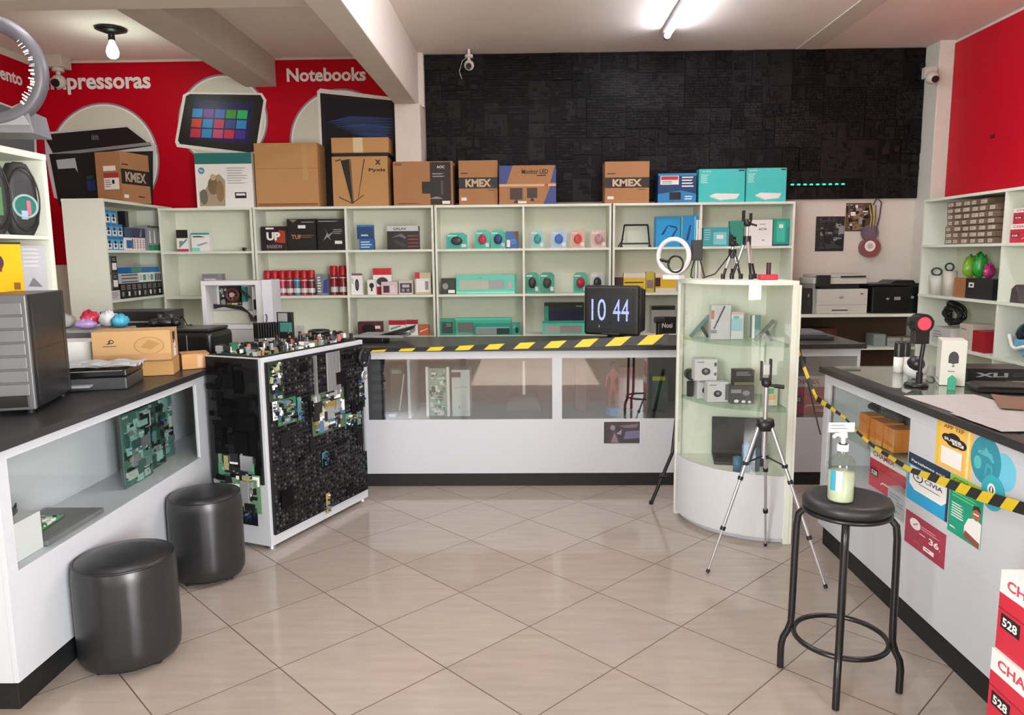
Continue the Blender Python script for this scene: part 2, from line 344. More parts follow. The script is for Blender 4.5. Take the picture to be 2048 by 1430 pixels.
# black cladding: old boards and keyboards painted black, fixed side by side on the wall
bk = MB(); bz0, bz1, bx0, bx1 = onY(1700, 398, YB).z, onY(1400, 104, YB).z, -.853, 3.362
BK1, BK2, BK3 = M('#0c0c0d', .5, vary=.3, scale=30, bump=.3, spec=.15), M('#161617', .45, vary=.3, scale=40, bump=.3, spec=.2), M('#060607', .5, vary=.3, spec=.15)
bk.box(bx0, bx1, YB-.03, YB-.001, bz0, bz1, BK1); rr = random.Random(3)
def clad(x0, x1, z0, z1, depth):
    w, h = x1-x0, z1-z0
    if depth > 0 and (w > .5 or h > .34 or (max(w, h) > .2 and rr.random() < .6)):
        if w > h*1.25: c = x0+w*rr.uniform(.32, .68); clad(x0, c, z0, z1, depth-1); clad(c, x1, z0, z1, depth-1)
        else: c = z0+h*rr.uniform(.32, .68); clad(x0, x1, z0, c, depth-1); clad(x0, x1, c, z1, depth-1)
        return
    t = rr.uniform(.003, .016); m_ = rr.choice((BK1, BK2, BK3)); y = YB-.03-t; bk.box(x0+.001, x1-.001, y, YB-.03, z0+.001, z1-.001, m_)
    k = rr.random()
    if k < .5:      # keyboards: rows of keys
        n = max(2, int(h/.022))
        for i in range(n):
            nn = max(1, int(w/rr.uniform(.022, .05)))
            for j in range(nn):
                if rr.random() < .82: bk.box(x0+.004+(w-.008)*j/nn, x0+.001+(w-.008)*(j+1)/nn, y-.006, y, z0+.004+(h-.008)*i/n, z0+.002+(h-.008)*(i+.78)/n, rr.choice((m_, BK2, BK3)))
    else: relief(bk, (x0+.004, y, z0+.004), (max(.02, w-.008), 0, 0), (0, 0, max(.02, h-.008)), (0, -1, 0), rr.randint(0, 9999), int(6+w*h*260), (.008, .07), (.003, .014), [BK1, BK2, BK3, BK2])
clad(bx0, bx1, bz0, bz1, 12)
tag(bk.build('wall_cladding'), 'black wall cladding of painted circuit boards above the white shelves', 'wall cladding')
# green light strip on the cladding
t = thing('light_strip', 'green glowing light strip on the black wall beside the turquoise boxes', 'light strip', (0, 0, 0))
a, b = onY(1578, 370, YB-.065), onY(1692, 362, YB-.065)
MB().box(a.x, b.x, YB-.070, YB-.058, a.z-.006, a.z+.006, BLKM).build('strip', t)
for i in range(9):
    x = a.x+(b.x-a.x)*(i+.5)/9; z = a.z+.002
    o = MB().box(x-.011, x+.011, YB-.074, YB-.070, z-.005, z+.005, emit('#10ff78', 9)).build('bulb', t)
# ------------------------------------------------------------------ shelving along the back wall
YS = 6.3; SZ = [1.967, 1.604, 1.222, .868, .48]
def shelf_unit(label, x0, x1, div, group='white shelf units on the back wall'):
    t = thing('shelf_unit', label, 'shelf unit', ((x0+x1)/2, YS, 0), 0, group); o = (x0+x1)/2
    for s_ in (x0, x1-.018): MB().box(s_-o, s_+.018-o, 0, .28, 0, SZ[0]-.02, SHELF).build('side_panel', t, .001)
    MB().box(x0+.018-o, x1-.018-o, .272, .279, .1, SZ[0]-.02, M('#e6ead6', .55, vary=.03)).build('back_panel', t)
    MB().box(x0-o, x1-o, -.004, .28, SZ[0]-.02, SZ[0], SHELF).build('top_panel', t, .001)
    dv = list(div); xs = [x0+.018]+dv+[x1-.018]
    for d in dv: MB().box(d-.009-o, d+.009-o, .003, .271, .1, SZ[0]-.02, SHELF).build('divider', t, .001)
    for i in range(len(xs)-1):
        l_ = xs[i]+(.009 if i else 0); r_ = xs[i+1]-(.009 if i < len(xs)-2 else 0)
        for z in SZ[1:]: MB().box(l_-o, r_-o, .002, .271, z-.02, z, SHELF).build('shelf', t, .001)
    return t
shelf_unit('open shelf unit in the left corner holding the small router box', -3.10, -2.305, [])
shelf_unit('shelf unit with the red spray cans and black motherboard boxes', -2.295, -.775, [-1.515])
shelf_unit('shelf unit with the green mouse and keyboard packs', -.765, .715, [-.02])
shelf_unit('right end shelf unit with the big blue boxes and laptop stand', .727, 2.235, [1.46])
# unit on the left, its end panel facing the viewer
tl = thing('shelf_unit', 'left wall shelf unit with blank end panel and stacks of small packs', 'shelf unit', (-3.13, 5.55, 0)); XE = -3.115
ez0 = onX(205, 397, XE); YE = ez0.y
EZ = [1.99, 1.615, 1.24]
tl.location = (XE, YE, 0)
MB().box(-.31, 0, 0, .02, 0, 1.98, SHELF).build('end_panel', tl, .001); MB().box(-.31, -.303, .02, 6.58-YE, 0, 1.97, M('#dcdfca', .55)).build('back_panel', tl)
MB().box(-.312, .003, -.002, 6.58-YE, 1.97, 1.992, SHELF).build('top_panel', tl, .001)
MB().box(-.302, -.001, 6.555-YE, 6.575-YE, 0, 1.968, SHELF).build('far_panel', tl)
for z in EZ[1:]+[.9, .5]: MB().box(-.302, -.001, .02, 6.553-YE, z-.02, z, SHELF).build('shelf', tl, .001)
# ------------------------------------------------------------------ counters
def slab(x0, x1, y0, y1, z0, z1, m, name, t, bev=.002): 
    L = t.location; return MB().box(x0-L.x, x1-L.x, y0-L.y, y1-L.y, z0, z1, m).build(name, t, bev)
TOPZ = .955
CIN = M('#c9c9bf', .5, vary=.02)
# back counter: front face at y 4.84, display windows .465 to .875
bc = thing('display_counter', 'long white display counter with glass windows in front of the back shelves', 'counter', (0, 4.84, 0)); BX0, BX1, BY0, BY1 = -1.745, 2.18, 4.84, 5.45
slab(BX0, BX1, BY0+.02, BY1, 0, .093, BLKM, 'plinth', bc); slab(BX0, BX1, BY0, BY0+.018, .093, .464, WHT, 'lower_panel', bc, .001)
slab(BX0, BX1, BY0, BY0+.018, .874, .925, WHT, 'upper_rail', bc, .001)
for x0, x1 in ((BX0, -1.06), (.167, .232), (1.44, 1.50), (2.16, BX1)): slab(x0, x1, BY0, BY0+.018, .464, .874, WHT, 'post', bc, .001)
for x0, x1 in ((-1.06, .167), (.232, 1.44), (1.50, 2.16)): slab(x0, x1, BY0+.005, BY0+.009, .464, .874, glass('#f6fafa', 6.5), 'glass_pane', bc, 0)
slab(BX0, BX1, BY1-.02, BY1, .093, .925, M('#3a393c', .5), 'back_panel', bc, 0); slab(BX0, BX0+.018, BY0+.018, BY1-.02, .093, .925, WHT, 'side_panel', bc, 0); slab(BX1-.018, BX1, BY0+.018, BY1-.02, .093, .925, WHT, 'side_panel', bc, 0)  # back panel coloured dark to stand in for the dim inside
slab(BX0+.018, BX1-.018, BY0+.018, BY1-.02, .445, .462, M('#77777a', .5), 'inner_shelf', bc, 0)  # inner shelf grey also carries the painted dimness of the inside
slab(BX0, BX1+.03, BY0-.02, BY1+.015, .925, TOPZ, M('#232324', .3, vary=.1), 'worktop', bc, .003)
# left counter: front face at x -1.75
lc = thing('display_counter', 'white display counter along the left with a black top and green boards behind glass', 'counter', (-1.75, 3, 0)); LY0, LY1, LX0, LX1 = 2.335, 4.81, -2.68, -1.75
slab(LX0, LX1-.02, LY0+.02, LY1, 0, .11, BLKM, 'plinth', lc); slab(LX1-.018, LX1, LY0, LY1, .11, .492, WHT, 'lower_panel', lc, .001)
slab(LX1-.018, LX1, LY0, LY1, .886, .925, WHT, 'upper_rail', lc, .001)
for y0, y1 in ((LY0, 2.39), (3.83, LY1)): slab(LX1-.018, LX1, y0, y1, .492, .886, WHT, 'post', lc, .001)
slab(LX1-.010, LX1-.006, 2.39, 3.83, .492, .886, glass('#fcfefd', 1.0), 'glass_pane', lc, 0)
slab(-2.08, -2.06, LY0+.018, LY1, .11, .925, WHT, 'back_panel', lc, 0); slab(LX0, LX1-.018, LY0, LY0+.018, .11, .925, WHT, 'side_panel', lc, 0)
slab(-2.06, LX1-.018, LY0+.018, LY1, .472, .490, WHT, 'inner_shelf', lc, 0)
slab(LX0, LX1+.025, LY0-.02, LY1, .925, TOPZ, M('#2b2b2c', .35, vary=.1), 'worktop', lc, .003)
# right counter: front face at x 1.56
rc = thing('display_counter', 'white display counter on the right covered with posters and stickers', 'counter', (1.56, 3, 0)); RY0, RY1, RX0, RX1 = 1.3, 3.86, 1.56, 2.2
slab(RX0+.02, RX1, RY0, RY1-.02, 0, .11, BLKM, 'plinth', rc); slab(RX0, RX0+.018, RY0, RY1, .11, .43, WHT, 'lower_panel', rc, .001); slab(RX0, RX0+.018, RY0, RY1, .875, .925, WHT, 'upper_rail', rc, .001)
for y0, y1 in ((RY0, 2.985), (3.80, RY1)): slab(RX0, RX0+.018, y0, y1, .43, .875, WHT, 'post', rc, .001)
slab(RX0+.006, RX0+.010, 2.985, 3.80, .43, .875, glass('#fbfdfc', .6), 'glass_pane', rc, 0)
slab(RX1-.02, RX1, RY0, RY1, .11, .925, CIN, 'back_panel', rc, 0); slab(RX0+.018, RX1-.02, RY1-.018, RY1, .11, .925, WHT, 'side_panel', rc, 0); slab(RX0+.018, RX1-.02, RY0, RY1-.018, .41, .428, WHT, 'inner_floor', rc, 0)
slab(RX0+.02, RX1-.02, 2.2, RY1-.018, .635, .641, glass('#f2faf6', 1.0), 'glass_shelf', rc, 0)
slab(RX0-.025, RX0+.045, RY0, RY1+.02, .925, TOPZ, M('#232324', .35, vary=.1), 'edge_rail', rc, .003)
slab(RX0+.045, RX1+.02, RY0, RY1+.02, .925, .948, M('#8f9487', .25), 'top_board', rc, .001)
slab(RX0+.045, RX1+.02, RY0, RY1+.02, .949, TOPZ, glass('#f4faf7', 1.5), 'glass_top', rc, 0)
# ------------------------------------------------------------------ cabinet clad in circuit boards
ca = Vector((-1.363, 3.75)); cb_ = Vector((-1.020, 4.575)); dv = (cb_-ca); CL = dv.length; ang = math.atan2(dv.y, dv.x); CD = .385; CH = 1.035
# local frame: x along the right-hand face, y to the back-left, face at y=0
pc = thing('display_cabinet', 'white cabinet clad in black perforated sheet and green circuit boards', 'cabinet', (ca.x, ca.y, 0), ang)
MB().box(0, CL, .004, CD, .02, CH, WHT).build('body', pc, .002)
for x, y in ((.03, .03), (CL-.03, .03), (.03, CD-.03), (CL-.03, CD-.03)): MB().lathe([(.018, .02), (.018, .012), (.024, .004), (.024, 0), (0, 0)], SIL, 14, (x, y)).build('foot', pc)
MB().box(.012, CL-.02, .02, CD-.004, CH, CH+.003, BLKM).build('top_sheet', pc)
k = MB(); k.box(.02, CL-.02, -.012, .004, .08, CH-.025, BKP := M('#101011', .5, vary=.3, scale=50))
rr = random.Random(11); STUD = M('#4a4a4d', .35)
for i in range(34):       # perforated sheet: rows of raised studs
    for j in range(38):
        x = .035+(CL-.07)*i/33; z = .095+(CH-.14)*j/37
        if rr.random() < .93: k.box(x-.005, x+.005, -.0165, -.012, z-.0055, z+.0055, rr.choice((BK2, BK3, STUD)))
relief(k, (.03, -.012, .1), (CL-.06, 0, 0), (0, 0, CH-.16), (0, -1, 0), 21, 26, (.01, .1), (.006, .016), [BK1, BK2, BK3])
k.build('perforated_sheet', pc)
k = MB(); k.box(-.012, 0, .025, CD-.01, .36, CH-.006, BKP)
relief(k, (-.012, CD-.01, .36), (0, -(CD-.035), 0), (0, 0, CH-.366), (-1, 0, 0), 5, 70, (.02, .13), (.003, .012), [BK1, BK2, BK3])
k.build('side_cladding', pc)
def glue(u, z, w, h, seed, base, n=40, side=False, label=None, chips=CHIPS):
    m_ = MB(); pcb(m_, w, h, seed, base, n=n, chips=chips); o = m_.build('circuit_board', pc)
    if side: o.location = (-.0145, CD-u, z); o.rotation_euler[2] = -PI/2
    else: o.location = (u, -.019, z)
    if label: o['label'] = label
    return o
glue(.075, .80, .11, .21, 31, M('#2a3a30', .4, vary=.3, scale=60), 50, chips=[PAPER, BLK, M('#a7a37a', .4), BLK, SIL]); glue(.15, .66, .15, .14, 32, PCBG, 40, label='green board with white sockets')
glue(.07, .70, .06, .10, 38, PAPER, 12); glue(.25, .66, .03, .13, 39, PCBT, 10)
glue(.50, .54, .30, .24, 33, M('#4a5a44', .4, vary=.3, scale=60), 90, label='large motherboard with pale chip', chips=CHIPS+[PAPER, SIL, SIL, M('#b9b79a', .4)])
glue(.735, .52, .16, .09, 34, PCBT, 26, label='teal board by the right edge'); glue(.45, .345, .05, .085, 35, PCBT, 12); glue(.46, .06, .035, .12, 36, M('#a08a4a', .4), 12); glue(.83, .66, .06, .16, 37, PCBD, 24)
MB().box(.50, .62, -.024, -.0165, .74, 1.0, M('#9a9a9c', .5)).art((.50, -.024, .74), (.12, 0, 0), (0, 0, .26), (0, -1, 0), [('r', .06+i*.1, 0, .09+i*.1, 1, BLK) for i in range(9)]).build('ribbon_cable', pc)
for x in (.385, .83): MB().box(x, x+.018, -.030, -.0165, .34 if x > .5 else .62, .62 if x > .5 else 1.0, SIL).build('metal_strip', pc)
m_ = MB().ring((.86, -.03, .93), .05, .012, BLK, 'y'); m_.cyl((.86, -.017, .93), (.86, -.035, .93), .03, BLKM); m_.ring((.85, -.03, .82), .022, .008, SIL, 'y'); m_.build('fan', pc)
glue(.20, .20, .28, .33, 41, M('#6a8f68', .45, vary=.2, scale=50), 70, True, 'green power board with white blocks', CHIPS+[PAPER, PAPER, GRY, M('#a39a62', .45), M('#3f8a62', .4)]); glue(.21, .13, .2, .10, 42, M('#0e1224', .45), 24, True, chips=[BLK, BLKM, M('#27305c', .5)])
# ------------------------------------------------------------------ quarter-round showcase
sx, sy, SR, SH = 1.392, 4.335, .51, 1.405       # inner corner and radius; arc bulges to the front left
def arc(r, n=24, a0=PI, a1=1.5*PI): return [(r*math.cos(a0+(a1-a0)*i/n), r*math.sin(a0+(a1-a0)*i/n)) for i in range(n+1)]
sw = thing('showcase', 'white quarter-round glass showcase standing at the end of the back counter', 'showcase', (sx, sy, 0), math.radians(0))
def sector(r, z0, z1, m, name): 
    p = [(0, 0)]+arc(r); return MB().prism(p, 'z', z0, z1, m).build(name, sw)
def curved(r0, r1, z0, z1, m, name, a0=PI, a1=1.5*PI):
    p = arc(r0, 24, a0, a1)+arc(r1, 24, a0, a1)[::-1]; o = MB().prism(p, 'z', z0, z1, m).build(name, sw); return o
sector(SR+.004, SH-.022, SH, SHELF, 'top_panel'); sector(SR-.012, .345, .365, SHELF, 'base_board')
curved(SR-.012, SR, .03, .375, M('#d3d4d4', .4, vary=.02), 'curved_front'); sector(SR-.03, 0, .03, WHT, 'plinth')
MB().box(-SR, 0, 0, .015, 0, SH-.022, SHELF).build('back_panel', sw); MB().box(.0, .015, -SR, .015, 0, SH-.022, SHELF).build('side_panel', sw)
MB().box(-SR-.004, -SR+.028, -.03, 0, .0, SH-.022, SHELF).build('post', sw, .002); MB().box(-.03, 0, -SR-.004, -SR+.025, 0, SH-.022, SHELF).build('post', sw, .002)
curved(SR-.008, SR-.003, .375, SH-.022, glass('#fdfefd', 1.6), 'curved_glass', PI+.06, 1.5*PI-.06)
for z in (1.06, .715): sector(SR-.02, z, z+.006, glass('#eef7f1', .5), 'glass_shelf')
# ------------------------------------------------------------------ right wall shelving
rs = thing('shelf_unit', 'shelf unit along the right wall under the red panel', 'shelf unit', (3.2, 5.9, 0)); ry0, ry1 = 3.2, 6.12
for z in (1.955, 1.597, 1.205, .83, .45): slab(3.19, 3.478, ry0, ry1, z-.02, z, SHELF, 'shelf', rs, .001)
for y in (ry0, 4.20, 5.085, ry1-.018): slab(3.195, 3.478, y, y+.018, 0, 1.935, SHELF, 'divider', rs, .001)
slab(3.478, 3.49, ry0, ry1, 0, 1.955, M('#dcdfca', .55), 'back_panel', rs, 0)
# printer bench by the back wall
pb = thing('bench', 'white bench with the printers against the beige wall', 'bench', (2.8, 6.2, 0)); 
slab(2.25, 3.36, 6.15, 6.58, 1.015, 1.04, SHELF, 'top_board', pb, .001)
for x in (2.25, 3.34): slab(x, x+.02, 6.16, 6.58, 0, 1.015, SHELF, 'leg_panel', pb, .001)
slab(2.27, 3.34, 6.2, 6.57, .735, .755, SHELF, 'shelf', pb, .001); slab(2.27, 3.34, 6.56, 6.575, .1, 1.015, M('#5b4534', .6), 'back_board', pb, 0)
# ------------------------------------------------------------------ generic boxed goods
def prod(name, label, cat, p0, p1, pt, Y, z, d, col, art=(), group=None, rz=0, side=(), bev=.001, top=None, extra=None, rough=None, tilt=0):
    """a carton whose front stands on the plane y=Y at height z, from image column p0 to p1, its top at row pt"""
    ym = pt+20; a, b = onY(p0, ym, Y).x, onY(p1, ym, Y).x; w = b-a; h = onY((p0+p1)/2, pt, Y).z-z
    return carton(name, label, cat, (a+b)/2, Y, z, w, d, h, col, art, group, rz, side, bev, top)
def carton(name, label, cat, x, y, z, w, d, h, col, art=(), group=None, rz=0, side=(), bev=.001, top=()):
    m_ = col if not isinstance(col, str) else M(col, .5); mb = MB(); mb.box(-w/2, w/2, 0, d, 0, h, m_)
    if art: mb.art((-w/2, 0, 0), (w, 0, 0), (0, 0, h), (0, -1, 0), art)
    if side:
        mb.art((w/2, 0, 0), (0, d, 0), (0, 0, h), (1, 0, 0), side); mb.art((-w/2, d, 0), (0, -d, 0), (0, 0, h), (-1, 0, 0), side)
    if top: mb.art((-w/2, 0, h), (w, 0, 0), (0, d, 0), (0, 0, 1), top)
    o = mb.build(name, None, bev, (x, y, z+.001), rz); return tag(o, label, cat, group)
INK = M('#2a211a', .6); K2 = M('#191919', .5); WH = PAPER; TAPE = M('#c9a878', .3)
Q = M
def price(u, v, w=.2, h=.1): return [('r', u, v, u+w, v+h, WH), ('r', u, v+h*.62, u+w, v+h, Q('#c02030', .5))]
YT = 6.33; ZT = SZ[0]
G = 'boxes along the top of the white shelves'
# top of the shelves, left to right
e1, e2 = onX(208, 385, -3.30), onX(258, 392, -3.12)
kb = [('r', 0, .36, 1, .66, K2), ('t', .5, .41, .2, 'KMEX', Q('#b9a488', .6), 'c', .04, .72), ('l', .04, .72, .3, .77, 1, INK), ('l', .55, .1, .9, .14, 1, INK), ('r', .05, .08, .2, .15, WH)]
carton('cardboard_box', 'kraft box with dark KMEX band and white sticker, turned sideways at the left shelf end', 'box', -3.111, 6.005, 1.992, .30, .24, .385, KRAFT, kb, G, math.radians(75), [('r', .3, .62, .8, .72, WH), ('r', .3, .25, .9, .58, WH), ('r', .3, .48, .9, .58, Q('#b03a3a', .5)), ('r', .62, .36, .72, .44, K2), ('l', .34, .28, .6, .45, 4, GRY)])
prod('cardboard_box', 'white and teal printer carton with round blue logo and a family photo', 'box', 389, 503, 306, YT, ZT, .24, PAPER,
     [('r', 0, .80, 1, 1, Q('#1a6f6a', .5)), ('e', .11, .68, .055, .06, Q('#3f86b8', .5)), ('t', .11, .65, .06, 'hp', WH, 'c', .02),
      ('p', [(.05, .03), (.5, .03), (.52, .5), (.42, .62), (.3, .56), (.16, .34), (.05, .3)], Q('#a8977c', .6)), ('e', .3, .4, .09, .16, Q('#7a654a', .6)), ('e', .42, .3, .07, .2, Q('#8d744f', .6)), ('e', .13, .2, .07, .14, Q('#6f6a5e', .6)), ('e', .31, .56, .05, .06, Q('#c7a988', .6)),
      ('l', .56, .42, .95, .74, 7, Q('#b7b9b0', .6)), ('r', .68, .17, .88, .28, K2), ('r', .7, .22, .86, .26, WH)], G)
o = prod('cardboard_box', 'tall plain kraft box with tape seam, widest of the boxes on the shelves', 'box', 508, 634, 286, YT, ZT, .25, KRAFT2,
     [('r', 0, .6, 1, .606, Q('#8f6534', .8)), ('r', .76, .42, .84, .99, Q('#b8935c', .35)), ('r', .02, .02, .98, .06, Q('#8a5c3e', .8))], G)
prod('cardboard_box', 'tall kraft box with a line drawing of a computer tower and the word Pyxis', 'box', 664, 775, 313, YT, ZT, .22, KRAFT2,
     [('p', [(.16, .92), (.31, .95), (.35, .06), (.33, .06)], K2), ('p', [(.31, .95), (.345, .95), (.37, .06), (.35, .06)], Q('#7d5634', .7)), ('p', [(.58, .95), (.595, .95), (.46, .18), (.45, .18)], K2), ('p', [(.1, .18), (.34, .05), (.56, .22), (.55, .23), (.34, .07), (.1, .2)], INK),
      ('t', .66, .68, .08, 'Pyxis', K2, 'l', .03, .3), ('t', .83, .83, .1, 'X', K2, 'c', .05), ('p', [(.06, .9), (.17, .93), (.17, .95), (.06, .92)], INK)], G)
hb = onY(720, 313, YT).z
a, b = onY(663, 300, YT).x, onY(777, 300, YT).x
carton('gap_layer', 'thin black layer in the gap between the tower box and the flat box above', 'tray', (a+b)/2+.01, YT+.015, hb+.001, (b-a)*.94, .2, .025, BLKM)  # black layer filling the dark line between the two boxes
carton('cardboard_box', 'flat kraft box with shiny tape lying on the tower drawing box', 'box', (a+b)/2, YT, hb+.028, b-a, .24, onY(720, 276, YT).z-hb-.025, KRAFT2, [('r', .38, .0, .55, 1, Q('#d9c49c', .2)), ('r', 0, .02, 1, .05, Q('#8a5c3e', .8))], G)
prod('cardboard_box', 'wide kraft monitor box with dark right half and a monitor picture', 'box', 786, 905, 323, YT, ZT, .2, KRAFT,
     [('r', .62, .02, .97, .98, Q('#2c2018', .6)), ('r', .48, .27, .8, .54, Q('#111214', .4)), ('r', .8, .24, .84, .57, Q('#4a4642', .5)), ('p', [(.6, .15), (.7, .2), (.74, .2), (.84, .15)], GRY), ('t', .8, .84, .06, 'AOC', WH, 'c', .02), ('l', .03, .9, .2, .96, 2, INK), ('l', .06, .03, .5, .06, 1, INK), ('r', .82, .03, .95, .1, WH), ('l', .66, .62, .9, .74, 2, GRY)], G)
def kmex(label, p0, p1, pt, Y, g=G): prod('cardboard_box', label, 'box', p0, p1, pt, Y, ZT, .2, KRAFT, [('r', 0, .37, 1, .62, K2), ('t', .5, .405, .175, 'KMEX', Q('#cbb08e', .6), 'c', .045, .66), ('l', .05, .68, .3, .73, 1, INK), ('l', .75, .31, .96, .34, 1, INK), ('r', .06, .1, .2, .17, WH)], g)
kmex('kraft box with KMEX on a black band, left of the blue cornered monitor box', 917, 995, 321, YT)
prod('cardboard_box', 'kraft box with blue corners and two small monitor pictures reading Monitor LED', 'box', 998, 1112, 331, YT-.03, ZT, .14, KRAFT,
     [('p', [(0, 1), (.24, 1), (.13, .53), (0, .53)], Q('#33427e', .5)), ('p', [(.98, 1), (1, 1), (1, .55), (.9, .55)], Q('#33427e', .5)), ('p', [(.78, .0), (1, 0), (1, .46), (.9, .46)], Q('#33427e', .5)), ('r', 0, .46, 1, .52, Q('#d0ad84', .6)),
      ('r', .19, .12, .41, .42, Q('#3b2618', .5)), ('r', .49, .16, .67, .42, Q('#3b2618', .5)), ('p', [(.25, .03), (.35, .03), (.31, .12), (.29, .12)], INK), ('p', [(.54, .08), (.62, .08), (.59, .16), (.57, .16)], INK), ('t', .4, .78, .12, 'Monitor LED', INK, 'l', .02, .46), ('l', .66, .7, .88, .76, 1, INK), ('r', .8, .46, .86, .52, Q('#c0392b', .5)), ('r', .33, .02, .48, .08, WH)], G)
kmex('kraft box with KMEX on a black band, standing alone right of the gap', 1210, 1299, 323, YT)
prod('game_box', 'dark blue box with red and white title and blue art beside the turquoise boxes', 'box', 1316, 1393, 347, YT, ZT, .16, Q('#0f3a66', .4),
     [('p', [(0, .3), (.6, .42), (1, .3), (1, 0), (0, 0)], Q('#1c7fb8', .4)), ('r', .06, .62, .54, .92, WH), ('r', .08, .78, .52, .9, Q('#b8303a', .4)), ('l', .1, .64, .5, .75, 2, Q('#3f9a70', .5)), ('r', .3, .1, .6, .36, K2), ('l', .62, .5, .95, .9, 4, WH), ('l', .7, .08, .95, .24, 2, WH), ('r', 0, .92, 1, 1, Q('#2a84b5', .4))], G)
tp = lambda: [('t', .07, .90, .045, 'tp-link', WH, 'l', .02, .2), ('l', .04, .56, .24, .84, 5, Q('#bfe9e4', .5)), ('p', [(.24, .2), (.36, .27), (.9, .25), (.82, .1), (.5, .07)], WH), ('p', [(.24, .2), (.5, .07), (.5, .04), (.24, .16)], Q('#c8d6d4', .5)), ('r', .86, .93, .98, .97, K2)]
prod('router_box', 'turquoise router box, nearer the dark blue box', 'box', 1398, 1490, 338, YT, ZT, .1, Q('#3fc2bb', .4), tp(), G, 0, ())
prod('router_box', 'turquoise router box at the right end beside the glowing light strip', 'box', 1493, 1573, 336, YT, ZT, .1, Q('#3fc2bb', .4), tp(), G)
# ------------------------------------------------------------------ shelf rows; y of fronts
Z1, Z2, Z3 = SZ[1], SZ[2], SZ[3]; YF1 = 6.36
prod('toner_box', 'small white toner pack with black top and pink foot in the corner unit', 'box', 353, 376, 460, YF1, Z1, .08, PAPER, [('r', 0, .62, 1, 1, K2), ('r', 0, 0, 1, .12, Q('#c0305a', .4)), ('p', [(.2, .15), (.9, .5), (.9, .6), (.2, .3)], Q('#4fa88a', .5)), ('e', .4, .4, .2, .1, GRY)])
prod('router_box', 'small white and mint router box on the corner shelf', 'box', 383, 419, 466, YF1, Z1, .06, PAPER, [('r', 0, .9, 1, 1, Q('#2fa090', .4)), ('r', 0, 0, .45, .2, Q('#7fd8c0', .4)), ('l', .1, .7, .8, .85, 1, INK), ('p', [(.25, .35), (.8, .5), (.95, .45), (.4, .28)], Q('#9aa6a8', .5))])
t = thing('small_adapter', 'small black and silver adapter lying on the corner shelf', 'adapter', tuple(onZ(492, 497, Z1)[:2])+(Z1+.001,)); t.location.y = 6.42; t.location.x = onY(492, 492, 6.42).x
MB().box(-.03, .0, -.015, .015, 0, .03, BLK).build('body', t, .004); MB().box(.0, .05, -.012, .012, .004, .016, SIL).build('plug', t, .002)
prod('motherboard_box', 'black box with large slanted red and white letters UP', 'box', 523, 573, 453, YF1, Z1, .1, Q('#1a1112', .35), [('p', [(.5, .35), (.95, .3), (.95, .8), (.72, .85)], Q('#a33b1e', .4)), ('t', .2, .42, .34, 'UP', WH, 'l', .05, .55), ('t', .2, .1, .14, 'RADEON', Q('#a78f92', .5), 'l', .02, .6), ('r', .18, .88, .5, .95, WH)])
prod('motherboard_box', 'black motherboard box with bronze letters TUF', 'box', 574, 632, 438, YF1, Z1, .09, Q('#131313', .35), [('t', .14, .36, .14, 'TUF', Q('#a0714a', .4), 'l', .05, .34), ('l', .5, .38, .95, .5, 2, Q('#7d5a40', .5)), ('r', .38, .7, .64, .8, WH), ('p', [(.08, .98), (.36, .98), (.22, .88)], Q('#8a7a68', .5)), ('l', .5, .86, .95, .92, 1, GRY)])
prod('motherboard_box', 'black motherboard box with grey line art, right of the TUF box', 'box', 634, 690, 438, YF1, Z1, .09, Q('#101011', .35), [('p', [(.2, .3), (.35, .55), (.28, .7), (.4, .5), (.6, .6), (.42, .42), (.5, .3), (.36, .42)], GRY), ('r', .62, .2, .88, .3, WH), ('l', .58, .5, .95, .68, 3, GRY), ('l', .06, .88, .95, .95, 1, GRY)])
lo = onY(732, 478, YF1).z
prod('card_box', 'small blue memory box with white lines, lower of two stacked', 'box', 719, 748, 478, YF1, Z1, .06, Q('#1d5c94', .4), [('l', .1, .1, .9, .8, 3, Q('#b8d4e8', .5))])
prod('card_box', 'small dark blue memory box stacked on another blue box', 'box', 714, 746, 450, YF1, lo, .06, Q('#123f6e', .4), [('l', .25, .1, .9, .35, 1, Q('#b8d4e8', .5)), ('r', 0, .86, 1, 1, Q('#2f78b0', .4))])
prod('graphics_card_box', 'black graphics card box with white header strip and red lines', 'box', 774, 837, 452, YF1, Z1, .08, Q('#171717', .35), [('r', 0, .78, 1, 1, Q('#c9c9c6', .4)), ('t', .2, .83, .1, 'GALAX', K2, 'l', .02, .42), ('p', [(.12, .5), (.45, .68), (.62, .5), (.55, .46), (.4, .56)], Q('#6b6b6b', .5)), ('p', [(.15, .35), (.5, .12), (.62, .2), (.3, .4)], Q('#3a3a3a', .5))]+[('r', .65, .1+.15*i, 1, .15+.15*i, Q('#8c3a2f', .5)) for i in range(4)])
